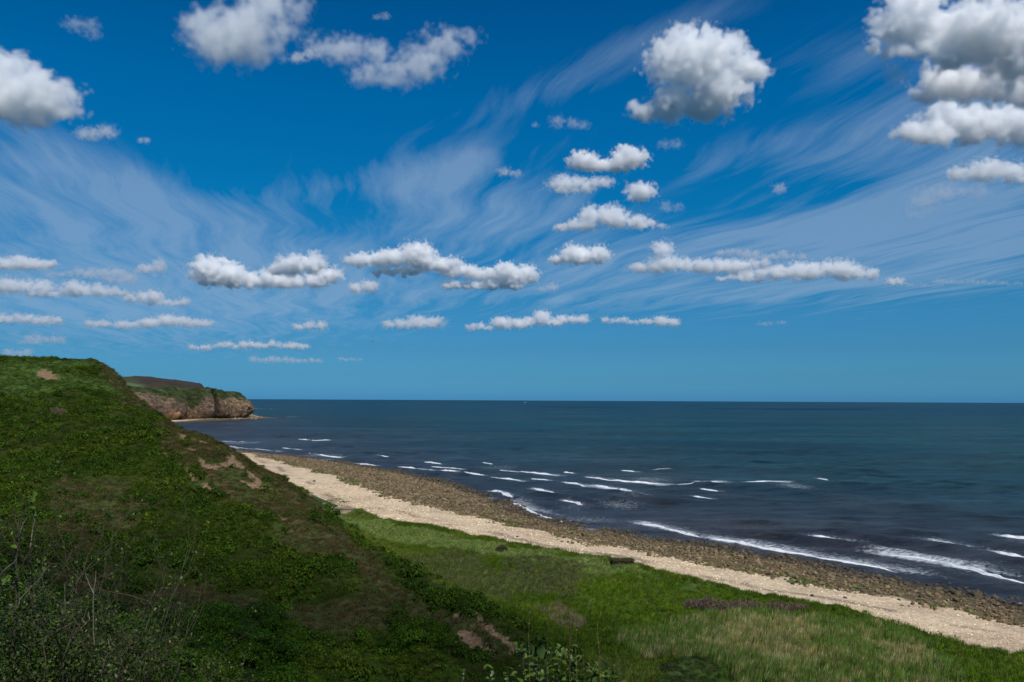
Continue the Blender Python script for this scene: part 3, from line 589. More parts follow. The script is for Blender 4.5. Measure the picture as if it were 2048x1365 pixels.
def build_far_hill():
    X = np.linspace(-2100, -700, 150); Y = np.linspace(1700, 3200, 90); x, y = np.meshgrid(X, Y, indexing='ij')
    px = 1024 + FP * x / 2300
    ridge = H + (797.3 - np.interp(px, [-300, 150, 235, 262, 290, 320, 345, 362, 380, 430], [742, 752, 755, 755.5, 757, 761, 766, 771, 778, 800])) / FP * 2300
    up = sstep(1750, 2300, y); dn = 1 - sstep(2450, 3200, y)
    z = 22 + (ridge - 22) * up * dn + (fbm(x, y, 90, 120) - .5) * 5 + (fbm(x, y, 14, 121) - .5) * 3.5
    ppx, ppy = project(np.stack([x, y, z], -1).reshape(-1, 3)); ppx = ppx.reshape(x.shape); ppy = ppy.reshape(x.shape)
    # fields and a wood, laid out on the hillside
    wood = sstep(278, 300, 1024 + FP * x / y + (y - 2120) * .12 + (fbm(x, y, 90, 122) - .5) * 22)
    Z3 = np.zeros(x.shape + (3,)); field = lerp(Z3 + col(.085, .12, .055), Z3 + col(.05, .055, .03), sstep(2150, 2165, y + (x + 1100) * .1))
    cc = lerp(field, lerp(Z3 + col(.030, .026, .020), Z3 + col(.060, .042, .034), fbm(x, y, 40, 124)), wood)
    z = z + wood * fbm(x, y, 18, 123) * 5
    z = z - 130 * sstep(400, 460, 1024 + FP * x / y)
    put("far_hill", mesh("far_hill", np.stack([x, y, z], -1).reshape(-1, 3), grid_faces(len(X), len(Y)), True, None, {"ground": cc.reshape(-1, 3)}), kind="structure", mat=mt_turf)
build_far_hill()

# ------------------------------------------------------------------ scattering (stuff nobody could count)
def scatter(name, P, rot, scl, colr, protos, idx, mat):
    me = bpy.data.meshes.new(name); me.vertices.add(len(P)); me.vertices.foreach_set("co", np.asarray(P, np.float32).ravel())
    for nm, ty, key, arr in (("rot", 'FLOAT_VECTOR', "vector", rot), ("scl", 'FLOAT_VECTOR', "vector", scl), ("tint", 'FLOAT_COLOR', "color", np.concatenate([colr, np.ones((len(P), 1))], 1)), ("idx", 'INT', "value", idx)):
        a_ = me.attributes.new(nm, ty, 'POINT'); a_.data.foreach_set(key, np.asarray(arr, np.int32 if ty == 'INT' else np.float32).ravel())
    o = put(name, me, kind="stuff")
    g = bpy.data.node_groups.new(name, 'GeometryNodeTree')
    g.interface.new_socket("Geometry", in_out='INPUT', socket_type='NodeSocketGeometry'); g.interface.new_socket("Geometry", in_out='OUTPUT', socket_type='NodeSocketGeometry')
    n = NT(g); gi = n.new("NodeGroupInput"); go = n.new("NodeGroupOutput")
    jn = n.new("GeometryNodeJoinGeometry")
    for pm in reversed(protos):
        po = bpy.data.objects.new(name + "_piece", pm)
        oi = n.new("GeometryNodeObjectInfo"); oi.inputs["Object"].default_value = po
        ti = n.new("GeometryNodeGeometryToInstance", {0: oi.outputs["Geometry"]}); n.l.new(ti.outputs[0], jn.inputs[0])
    def na(nm, ty): return n.new("GeometryNodeInputNamedAttribute", {"Name": nm}, data_type=ty).outputs["Attribute"]
    er = n.new("FunctionNodeEulerToRotation", {0: na("rot", 'FLOAT_VECTOR')})
    ip = n.new("GeometryNodeInstanceOnPoints", {"Points": gi.outputs[0], "Instance": jn.outputs[0], "Pick Instance": True, "Instance Index": na("idx", 'INT'), "Rotation": er.outputs[0], "Scale": na("scl", 'FLOAT_VECTOR')})
    sm_ = n.new("GeometryNodeSetMaterial", {"Geometry": ip.outputs[0], "Material": mat}); n.l.new(sm_.outputs[0], go.inputs[0])
    md_ = o.modifiers.new("scatter", 'NODES'); md_.node_group = g
    return o

def leaf_material(name, rough=.55, transl=.25, tintrange=(.6, 1.5)):
    mt, n, p = material(name)
    a = n.new("ShaderNodeAttribute", attribute_type='INSTANCER', attribute_name="tint"); s_ = n.new("ShaderNodeAttribute", attribute_name="shade").outputs["Fac"]
    k = n.rng(s_, 0, 1, *tintrange)
    c_ = n.mix(1., a.outputs[0], n.new("ShaderNodeCombineXYZ", {0: k, 1: k, 2: n.m('MULTIPLY', k, .9)}).outputs[0], 'MULTIPLY')
    n.l.new(c_, p.inputs["Base Color"]); p.inputs["Roughness"].default_value = rough; p.inputs["Specular IOR Level"].default_value = .10
    out = mt.node_tree.nodes["Material Output"]
    tr = n.new("ShaderNodeBsdfTranslucent", {0: c_}); mx = n.new("ShaderNodeMixShader", {0: transl, 1: p.outputs[0], 2: tr.outputs[0]})
    n.l.new(mx.outputs[0], out.inputs[0]); return mt
def stone_material(name):
    mt, n, p = material(name)
    a = n.new("ShaderNodeAttribute", attribute_type='INSTANCER', attribute_name="tint"); pos = n.new("ShaderNodeNewGeometry").outputs["Position"]
    f = n.noise(pos, 4, 5, .6); k = n.rng(f, .3, .7, .6, 1.35)
    n.l.new(n.mix(1., a.outputs[0], n.new("ShaderNodeCombineXYZ", {0: k, 1: k, 2: k}).outputs[0], 'MULTIPLY'), p.inputs["Base Color"])
    p.inputs["Roughness"].default_value = .8; p.inputs["Specular IOR Level"].default_value = .3
    return mt
def leaf_quads(C_, N_, size, rs, aspect=.55, shade=None):
    """folded leaf: 4 verts each (diamond), pointing along random direction in the plane of normal N_"""
    m = len(C_); r = rs.normal(size=(m, 3)); t = np.cross(N_, r); t /= np.linalg.norm(t, axis=1)[:, None] + 1e-9; b_ = np.cross(N_, t)
    s_ = size[:, None]
    A = C_ - t * s_; B = C_ + b_ * s_ * aspect + N_ * s_ * .15; D = C_ + t * s_; E = C_ - b_ * s_ * aspect + N_ * s_ * .15
    V = np.stack([A, B, D, E], 1).reshape(-1, 3); F = np.arange(m * 4).reshape(-1, 4)
    sh_ = rs.rand(m) if shade is None else shade
    return V, F, np.repeat(sh_, 4)
def clump(seed, nleaf=120, size=(.10, .2), flat=.75, lobes=4):
    rs = np.random.RandomState(seed); P = []; Nn = []
    cs = [(rs.uniform(-.55, .55), rs.uniform(-.55, .55), rs.uniform(.0, .35), rs.uniform(.4, .62)) for _ in range(lobes)] + [(0, 0, .1, .7)]
    for i in range(nleaf):
        c_ = cs[rs.randint(len(cs))]; d_ = rs.normal(size=3); d_[2] = abs(d_[2]) * 1.1 + .05; d_ /= np.linalg.norm(d_)
        P.append((c_[0] + d_[0] * c_[3], c_[1] + d_[1] * c_[3], (c_[2] + d_[2] * c_[3]) * flat)); q = d_ + rs.normal(size=3) * .45; q[2] += .35; Nn.append(q / np.linalg.norm(q))
    P = np.array(P); Nn = np.array(Nn); V, F, s_ = leaf_quads(P, Nn, rs.uniform(*size, nleaf), rs)
    return mesh("leaf_clump", V, F, False, {"shade": s_})
def tuft(seed, nb=26, h=(.5, 1.), spread=.5, w=.035, lean=.35, dirlean=(.15, 0)):
    rs = np.random.RandomState(seed); V = []; F = []; sh_ = []
    for i in range(nb):
        a_ = rs.uniform(0, 6.283); r = spread * rs.rand() ** .5; b0 = np.array((r * math.cos(a_), r * math.sin(a_), -.05)); hh = rs.uniform(*h)
        tip = b0 + np.array((rs.normal() * lean * hh + dirlean[0] * hh, rs.normal() * lean * hh + dirlean[1] * hh, hh)); mid = (b0 + tip) / 2 + np.array((0, 0, .08 * hh))
        ww = np.array((math.cos(a_ + 1.5), math.sin(a_ + 1.5), 0)) * w
        k = len(V); V += [b0 - ww, b0 + ww, mid + ww * .8, mid - ww * .8, tip, tip]; F += [(k, k + 1, k + 2, k + 3), (k + 3, k + 2, k + 5, k + 4)]; s_ = rs.rand(); sh_ += [s_] * 6
        V[-1] = tip + ww * .15
    return mesh("grass_tuft", np.array(V), F, False, {"shade": sh_})
def twigs(seed, nb=60, h=(.5, 1.), w=.012):
    rs = np.random.RandomState(seed); V = []; F = []; sh_ = []
    for i in range(nb):
        p0 = np.array((rs.uniform(-.5, .5), rs.uniform(-.5, .5), rs.uniform(0, .3))); d_ = rs.normal(size=3) * np.array((.7, .7, .4)) + np.array((0, 0, .8)); d_ /= np.linalg.norm(d_); p1 = p0 + d_ * rs.uniform(*h) * .8
        sd_ = np.cross(d_, rs.normal(size=3)); sd_ /= np.linalg.norm(sd_); k = len(V); V += [p0 - sd_ * w, p0 + sd_ * w, p1 + sd_ * w * .5, p1 - sd_ * w * .5]; F.append((k, k + 1, k + 2, k + 3)); sh_ += [rs.rand()] * 4
    return mesh("twig_clump", np.array(V), F, False, {"shade": sh_})
def stone(seed, sub=1, flat=.6, name="stone"):
    bm = bmesh.new(); bmesh.ops.create_icosphere(bm, subdivisions=sub, radius=1); rs = random.Random(seed)
    pl = [(Vector((rs.gauss(0, 1), rs.gauss(0, 1), rs.gauss(0, 1))).normalized(), rs.uniform(.55, .9)) for _ in range(7)]
    sx = rs.uniform(.75, 1.2)
    for v in bm.verts:
        for d_, k in pl:
            q = v.co.dot(d_)
            if q > k: v.co -= d_ * (q - k)
        v.co.x *= sx; v.co.z *= flat; v.co += Vector((rs.uniform(-.05, .05),) * 3)
    me = bpy.data.meshes.new(name); bm.to_mesh(me); bm.free(); return me

def rand_pts(nm, x0, x1, y0, y1, dens_at, seed, big=True):
    """rejection sampling: dens_at(x, y) is items per square metre (max nm)"""
    rs = np.random.RandomState(seed); N = int((x1 - x0) * (y1 - y0) * nm); x = rs.uniform(x0, x1, N); y = rs.uniform(y0, y1, N)
    inview = (np.abs(x) < .70 * y + 14) if big else np.ones(N, bool)
    x, y = x[inview], y[inview]; keep = rs.rand(len(x)) * nm < dens_at(x, y); return x[keep], y[keep], rs
def G_(grid): return lambda x, y: zat(x, y, grid)
def normals(x, y):
    e_ = 1.2; zx = (zat(x + e_, y) - zat(x - e_, y)) / (2 * e_); zy = (zat(x, y + e_) - zat(x, y - e_)) / (2 * e_)
    return zx, zy
def tints(rs, n_, stops, w):
    """pick between colour stops with per-item noise"""
    stops = np.array(stops); k = np.clip(w, 0, 1) * (len(stops) - 1); i = np.clip(k.astype(int), 0, len(stops) - 2); f_ = (k - i)[:, None]
    return np.clip((stops[i] * (1 - f_) + stops[i + 1] * f_) * rs.uniform(.7, 1.3, (n_, 1)) * rs.uniform(.92, 1.08, (n_, 3)), 0, 1)

MT_LEAF = leaf_material("foliage", .55, .3, (.45, 1.75)); MT_GRASS = leaf_material("grass blades", .6, .3, (.65, 1.4)); MT_TWIG = leaf_material("dry twigs", .9, .0, (.6, 1.5)); MT_STONE = stone_material("beach stone")
g_inl = (sG < edge_j * 2.4 - .4).astype(float) * (drift < .4)
cov = fbm(gx, gy, 8, 130, 4, .55)       # patchiness of the scrub
bramble = hill * g_inl * (1 - z_brown) * (1 - soil) * (1 - z_plateau * .93) * sstep(.36, .50, cov)
bramble = np.maximum(bramble, hill * g_inl * z_brown * (1 - soil) * .10 * sstep(.5, .6, cov))
def do_veg():
    # scrub of leafy clumps over the slope
    lc = [clump(i, 110, (.095, .19), .85) for i in range(6)]; lcn = [clump(40 + i, 420, (.045, .095), .8, 7) for i in range(4)]
    x, y, rs = rand_pts(1.5, -240, 12, 40, 345, lambda x, y: zat(x, y, bramble) * 1.35 * np.where(y > 190, .6, 1.), 1)
    z = zat(x, y); m = len(x); big = fbm(x, y, 3.2, 131); r = np.clip(np.exp(rs.normal(-.45, .38, m)), .25, 1.25) * (.55 + .9 * big) * np.where(y > 190, 1.3, 1.)
    near_ = (y < 75)
    sc = np.stack([r, r, r * rs.uniform(.9, 1.7, m)], 1); rot = np.stack([rs.normal(0, .15, m), rs.normal(0, .15, m), rs.uniform(0, 6.28, m)], 1)
    hue = fbm(x, y, 12, 132); tc = tints(rs, m, [(.024, .052, .003), (.040, .080, .004), (.064, .098, .006)], hue * 1.6 - .3 + rs.normal(0, .12, m))
    tc[zat(x, y, z_plateau) > .3] *= (1.4, 1.2, 1.1)
    scatter("bramble_scrub", np.stack([x, y, z - .12], 1), rot, sc, tc, lc, rs.randint(0, 6, m), MT_LEAF)
    # taller scrub in the hollow at the foot of the slope
    x, y, rs = rand_pts(1.1, -60, 10, 18, 100, lambda x, y: zat(x, y, z_scrubdark) * 1.1, 2)
    z = zat(x, y); m = len(x); big = sstep(.35, .7, fbm(x, y, 5, 133)); r = rs.uniform(.7, 1.35, m) * (.6 + .8 * big)
    P = np.stack([x, y, z + big * rs.uniform(.0, 2.3, m)], 1); hue = fbm(x, y, 7, 134)
    scatter("hollow_scrub", P, np.stack([rs.normal(0, .2, m), rs.normal(0, .2, m), rs.uniform(0, 6.28, m)], 1), np.stack([r, r, r * 1.15], 1), tints(rs, m, [(.022, .054, .003), (.040, .088, .004), (.070, .115, .007)], hue * 1.6 - .3), lcn, rs.randint(0, 4, m), MT_LEAF)
    # smooth mounds of small-leaved bramble
    fine = [clump(60 + i, 170, (.05, .10), .6, 6) for i in range(4)]
    x, y, rs = rand_pts(3.0, -40, 50, 60, 105, lambda x, y: zat(x, y, z_mound) * 3.0, 3)
    z = zat(x, y); m = len(x); r = rs.uniform(.45, .7, m)
    left = x < 5
    tc = np.where(left[:, None], tints(rs, m, [(.075, .140, .008), (.13, .195, .016)], rs.rand(m)), tints(rs, m, [(.018, .034, .005), (.085, .105, .030)], rs.rand(m)))
    scatter("bramble_mounds", np.stack([x, y, z - .1], 1), np.stack([rs.normal(0, .2, m), rs.normal(0, .2, m), rs.uniform(0, 6.28, m)], 1), np.stack([r, r, r], 1), tc, fine, rs.randint(0, 4, m), MT_LEAF)
    # turf on the brown slopes, the plateau and gaps in the scrub
    tf = [tuft(200 + i, 46, (.25, .55), .75, .03, .5) for i in range(5)]
    turf_d = hill * g_inl * (1 - soil * 1.2) * (.6 + .4 * np.maximum(z_brown, z_plateau)) * near
    x, y, rs = rand_pts(1.6, -230, 14, 40, 345, lambda x, y: np.clip(zat(x, y, turf_d), 0, 1) * 1.6 * np.clip(150 / np.maximum(y, 1), .35, 1), 4)
    m = len(x); r = rs.uniform(.6, 1.1, m) * np.where(y > 190, 1.4, 1.); br = zat(x, y, z_brown); pt = zat(x, y, z_plateau)
    tc = tints(rs, m, [(.036, .062, .005), (.074, .072, .018), (.092, .070, .026)], br * (.35 + fbm(x, y, 6, 135)) + rs.normal(0, .1, m)); tc = np.where((pt > .4)[:, None], tints(rs, m, [(.055, .105, .016), (.080, .120, .026)], rs.rand(m)), tc)
    scatter("turf", np.stack([x, y, zat(x, y) - .02], 1), np.stack([rs.normal(0, .12, m), rs.normal(0, .12, m), rs.uniform(0, 6.28, m)], 1), np.stack([r, r, r * .8], 1), tc, tf, rs.randint(0, 5, m), MT_GRASS)
    # meadow grass
    mg = [tuft(300 + i, 60, (.35, .8), .9, .032, .3, (.22, .05)) for i in range(5)]
    md_ = meadow * g_inl * (1 - z_reed) * (1 - z_mound) * (1 - soil)
    x, y, rs = rand_pts(1.5, -80, 90, 60, 300, lambda x, y: np.clip(zat(x, y, md_), 0, 1) * 1.5 * np.clip(170 / np.maximum(y, 1), .5, 1), 5)
    m = len(x); hgt = fbm(x, y, 5, 136); r = rs.uniform(.7, 1.1, m); pale = zat(x, y, z_pale); scr = zat(x, y, z_scrub); stw = zat(x, y, z_straw); gr = zat(x, y, z_green)
    g1 = fbm(x, y, 13, 137); sf = zat(x, y, sF)
    tc = tints(rs, m, [(.070, .122, .008), (.108, .162, .012), (.160, .190, .036)], g1 * 1.8 - .4 + rs.normal(0, .1, m))
    tc = np.where((pale > .5)[:, None], tints(rs, m, [(.185, .255, .060), (.25, .295, .090)], rs.rand(m)), tc)
    tc = np.where(((scr > .5) & (rs.rand(m) > .2))[:, None], tints(rs, m, [(.085, .110, .030), (.150, .160, .060)], rs.rand(m)), tc)
    tc = np.where(((gr > .5) & (rs.rand(m) > .15))[:, None], tints(rs, m, [(.086, .155, .008), (.130, .200, .016)], rs.rand(m)), tc)
    tc = np.where(((stw > .5) & (rs.rand(m) > .3))[:, None], tints(rs, m, [(.17, .15, .075), (.26, .22, .12)], rs.rand(m)), tc)
    sz = .55 + .7 * hgt
    scatter("meadow_grass", np.stack([x, y, zat(x, y) - .03], 1), np.stack([rs.normal(0, .1, m), rs.normal(0, .1, m), rs.uniform(0, .8, m)], 1), np.stack([r, r, r * sz], 1), tc, mg, rs.randint(0, 5, m), MT_GRASS)
    # low leafy weeds through the meadow
    wd = meadow * g_inl * (1 - z_reed) * (1 - z_pale * .8) * sstep(.45, .6, fbm(gx, gy, 9, 138)) + z_scrub * g_inl * .9
    lw = [clump(80 + i, 110, (.05, .10), .6) for i in range(4)]
    x, y, rs = rand_pts(1.4, -60, 80, 62, 230, lambda x, y: np.clip(zat(x, y, wd) + .25 * zat(x, y, md_), 0, 1) * 1.4, 6)
    m = len(x); r = rs.uniform(.4, .8, m); scr = zat(x, y, z_scrub)
    tc = tints(rs, m, [(.030, .060, .005), (.075, .115, .010)], rs.rand(m)); tc = np.where((scr > .4)[:, None], tints(rs, m, [(.050, .068, .018), (.170, .180, .085)], rs.rand(m) ** 1.5), tc)
    scatter("meadow_weeds", np.stack([x, y, zat(x, y) - .05], 1), np.stack([rs.normal(0, .15, m), rs.normal(0, .15, m), rs.uniform(0, 6.28, m)], 1), np.stack([r, r, r], 1), tc, lw, rs.randint(0, 4, m), MT_LEAF)
    # reed bed
    rd = [tuft(400 + i, 44, (1.0, 1.9), .8, .028, .10, (.18, .0)) for i in range(5)]
    x, y, rs = rand_pts(2.4, 5, 80, 60, 130, lambda x, y: zat(x, y, z_reed) * g_clip(x, y) * 2.4, 7)
    m = len(x); st = np.clip(zat(x, y, z_reedst) + (fbm(x, y, 3.5, 139) - .55) * 1.2, 0, 1)
    tc = np.where((rs.rand(m) < .18 + st * .62)[:, None], tints(rs, m, [(.34, .30, .12), (.52, .45, .21)], rs.rand(m)), tints(rs, m, [(.12, .21, .030), (.22, .30, .07)], rs.rand(m)))
    r = rs.uniform(.8, 1.1, m); hh = rs.uniform(.6, .95, m) * (.75 + .5 * fbm(x, y, 6, 140))
    scatter("reed_bed", np.stack([x, y, zat(x, y) - .05], 1), np.stack([rs.normal(0, .06, m), rs.normal(0, .06, m), rs.uniform(-.5, .5, m)], 1), np.stack([r, r, hh], 1), tc, rd, rs.randint(0, 5, m), MT_GRASS)
    # stones
    st_ = [stone(i, 1, .62) for i in range(7)]
    x, y, rs = rand_pts(2.2, -200, 150, 80, 540, lambda x, y: stone_dens(x, y), 8)
    m = len(x); s_ = zat(x, y, sS); w_ = zat(x, y, sW); r = np.exp(rs.normal(-1.2, .42, m)) * np.where(w_ > -2, 1.15, 1.) * np.where(y > 260, 1.35, 1.); r = np.clip(r, .12, .95)
    wet = sstep(-8, 0, w_ + (fbm(x, y, 8, 141) - .5) * 8)
    tc = tints(rs, m, [(.085, .060, .030), (.155, .110, .055), (.24, .175, .095)], rs.rand(m)); tc = tc * (1 - wet[:, None]) + tints(rs, m, [(.035, .030, .022), (.11, .08, .045)], rs.rand(m) ** 1.6) * wet[:, None]
    weed = (fbm(x, y, 6, 142) > .56) & (s_ < 7) & (rs.rand(m) < .7); tc = np.where(weed[:, None], tints(rs, m, [(.06, .075, .012), (.10, .11, .03)], rs.rand(m)), tc)
    zt = zat(x, y)
    scatter("shore_stones", np.stack([x, y, zt + r * .12], 1), np.stack([rs.normal(0, .35, m), rs.normal(0, .35, m), rs.uniform(0, 6.28, m)], 1), np.stack([r, r, r], 1), tc, st_, rs.randint(0, 7, m), MT_STONE)
    x, y, rs = rand_pts(3.0, -120, 110, 80, 330, lambda x, y: ((zat(x, y, sG) > .3) & (zat(x, y, sS) < 3)) * 2.4 * (.35 + sstep(.35, .6, fbm(x, y, 5, 145))) * np.clip(140 / y, .35, 1), 9)
    m = len(x); r = np.clip(np.exp(rs.normal(-2.3, .35, m)), .05, .22) * np.clip(y / 140, 1, 1.6)
    tc = tints(rs, m, [(.42, .30, .18), (.70, .53, .34), (.82, .67, .45)], rs.rand(m) ** .7); dk = rs.rand(m) < .05; tc[dk] *= .4
    scatter("beach_cobbles", np.stack([x, y, zat(x, y) + r * .1], 1), np.stack([rs.normal(0, .3, m), rs.normal(0, .3, m), rs.uniform(0, 6.28, m)], 1), np.stack([r, r, r], 1), tc, [stone(30 + i, 1, .55) for i in range(5)], rs.randint(0, 5, m), MT_STONE)
    hr = np.array(HEAD_ROCKS); m = len(hr); rs = np.random.RandomState(3)
    scatter("headland_rocks", hr[:, :3], np.stack([rs.normal(0, .3, m), rs.normal(0, .3, m), rs.uniform(0, 6.28, m)], 1), np.repeat(hr[:, 3:4], 3, 1), tints(rs, m, [(.08, .06, .04), (.36, .26, .16)], rs.rand(m) ** 1.3), st_, rs.randint(0, 7, m), MT_STONE)
def g_clip(x, y): return (zat(x, y, sG) < -.5)
def stone_dens(x, y):
    s_ = zat(x, y, sS) + (fbm(x, y, 6, 56) - .5) * 9 - 1.6; w_ = zat(x, y, sW)
    d = sstep(-2.5, 1.5, s_) * (1 - sstep(-1, 9, w_ + (fbm(x, y, 10, 143) - .5) * 16)) * 2.2
    d = np.maximum(d, .07 * (1 - sstep(6, 16, w_)) * (s_ > 0)); pools = sstep(.62, .7, fbm(x, y, 12, 144)) * (w_ > -22) * (w_ < -3) * (x > 10)
    return d * (1 - pools * .85) * np.clip(240 / np.maximum(y, 1), .45, 1.)
do_veg()

#DETAILS
# ------------------------------------------------------------------ clouds: bodies of scattering vapour
M_CLOUD = bpy.data.materials.new("cloud vapour"); M_CLOUD.use_nodes = True; M_CLOUD.node_tree.nodes.clear()
_n = NT(M_CLOUD.node_tree); _v = _n.new("ShaderNodeVolumePrincipled", {"Color": (1, 1, 1, 1), "Anisotropy": .2, "Density": 1.}); _v.inputs["Density Attribute"].default_value = "density"
_n.l.new(_v.outputs[0], _n.new("ShaderNodeOutputMaterial").inputs["Volume"])
NVOX = []
def cloud(label, ells, dn=4.2, rag=1., nsc=1.25, alt=1200., soft=.55, vx=1.0, place=None):
    """vapour on a fine grid: densest inside the lobes, eaten away at the rim by billows and wisps"""
    rnd_ = random.Random(hash_(label)); by = max(e[1] + e[3] for e in ells); bx = sum(e[0] for e in ells) / len(ells)
    r = Vector(cam_ray(bx, by)); t = (alt - H) / r.z; org = Vector((0, 0, H)); ctr = org + r * t; k = t / FP
    if place: ctr, k = place; r = Vector(cam_ray(bx, by)); t = k * FP; org = ctr - r * t
    sub = []
    for ex, ey, rx, ry in ells:                              # long flat bodies are rows of uneven heads on one base
        if rx > 1.9 * ry:
            q = max(2, int(rx / ry / 1.1))
            for i in range(q):
                h_ = ry * rnd_.uniform(.7, 1.35); sub.append((ex + rx * ((i + .5) / q * 2 - 1) * .9, ey + ry - h_ + rnd_.uniform(-.15, .1) * ry, rx / q * rnd_.uniform(1.1, 1.7), h_))
        else: sub.append((ex, ey, rx, ry))
    ells = sub
    m = sum(e[3] for e in ells) / len(ells) * k; els = []; lo = Vector((1e9,) * 3); hi = -lo
    for ex, ey, rx, ry in ells:
        c = org + Vector(cam_ray(ex, ey)) * (t + rnd_.uniform(-.3, .3) * rx * k) - ctr
        rr = Vector((rx * k * 1.15, (.4 * rx + .6 * ry) * k * 1.1, ry * k * 1.2)); els.append((c, rr))
        for a in range(3): lo[a] = min(lo[a], c[a] - rr[a] - m * .35); hi[a] = max(hi[a], c[a] + rr[a] + m * .35)
    g = bpy.data.node_groups.new("cloud", 'GeometryNodeTree'); g.interface.new_socket("Geometry", in_out='OUTPUT', socket_type='NodeSocketGeometry'); g.interface.new_socket("Geometry", in_out='INPUT', socket_type='NodeSocketGeometry')
    n = NT(g); pos = n.new("GeometryNodeInputPosition").outputs[0]
    off = n.new("ShaderNodeVectorMath", {0: pos, 1: tuple(ctr)}, operation='ADD').outputs[0]
    wn = n.new("ShaderNodeTexNoise", {"Vector": off, "Scale": .9 / m, "Detail": 2}).outputs["Color"]
    wv = n.new("ShaderNodeVectorMath", {0: wn, 1: (.5, .5, .5)}, operation='SUBTRACT').outputs[0]
    pw = n.new("ShaderNodeVectorMath", {0: wv, 1: (m * 1.2,) * 3, 2: pos}, operation='MULTIPLY_ADD').outputs[0]
    f = None
    for c, rr in els:
        q = n.new("ShaderNodeVectorMath", {0: pw, 1: tuple(1 / a for a in rr), 2: tuple(-b / a for a, b in zip(rr, c))}, operation='MULTIPLY_ADD').outputs[0]
        q = n.m('SUBTRACT', 1., n.new("ShaderNodeVectorMath", {0: q}, operation='LENGTH').outputs["Value"]); f = q if f is None else n.m('SMOOTH_MAX', f, q, .25)
    b1 = n.noise(off, nsc / m, 5, .60)
    bil = n.m('SUBTRACT', .42, n.new("ShaderNodeTexVoronoi", {"Vector": n.new("ShaderNodeVectorMath", {0: pw, 1: tuple(ctr)}, operation='ADD').outputs[0], "Scale": nsc * 1.3 / m, "Detail": 0.}, feature='F1').outputs["Distance"])
    zz = n.new("ShaderNodeSeparateXYZ", {0: pos}).outputs[2]
    up = n.rng(zz, lo[2], hi[2], .6, 1.)                    # billowy on top, smoother below
    e = n.m('ADD', n.m('MULTIPLY', n.m('SUBTRACT', b1, .53), 2.2 * rag), n.m('MULTIPLY', n.m('MULTIPLY', bil, up), .8))
    d = n.m('ADD', n.m('MULTIPLY', f, 1.15), e)
    den = n.m('MULTIPLY', n.m('POWER', n.rng(d, .0, soft, 0., 1.), 1.3), dn / m)
    vs = max(m / 15., 1.5 * k) * vx; res = [max(8, min(220, int((b - a) / (vs * q)))) for a, b, q in zip(lo, hi, (1, 1.8, 1))]; NVOX.append(res[0] * res[1] * res[2])
    vc = n.new("GeometryNodeVolumeCube", {"Density": den, "Min": tuple(lo), "Max": tuple(hi), "Resolution X": res[0], "Resolution Y": res[1], "Resolution Z": res[2]})
    st = n.new("GeometryNodeSetMaterial", {"Geometry": vc.outputs[0], "Material": M_CLOUD}); go = n.new("NodeGroupOutput"); n.l.new(st.outputs[0], go.inputs[0])
    o = put("cloud", bpy.data.volumes.new("cloud"), label=label, cat="cloud", group="clouds over the sea and coast", mat=M_CLOUD); o.location = ctr
    o.modifiers.new("vapour", 'NODES').node_group = g
    return o
def hash_(s):
    h = 7
    for ch in s: h = (h * 131 + ord(ch)) % 1000003
    return h
SOFT = dict(dn=1.7, rag=1.1, soft=.7); THIN = dict(dn=.75, rag=1.2, soft=.8); WISP = dict(dn=.35, rag=1.25, soft=.9)
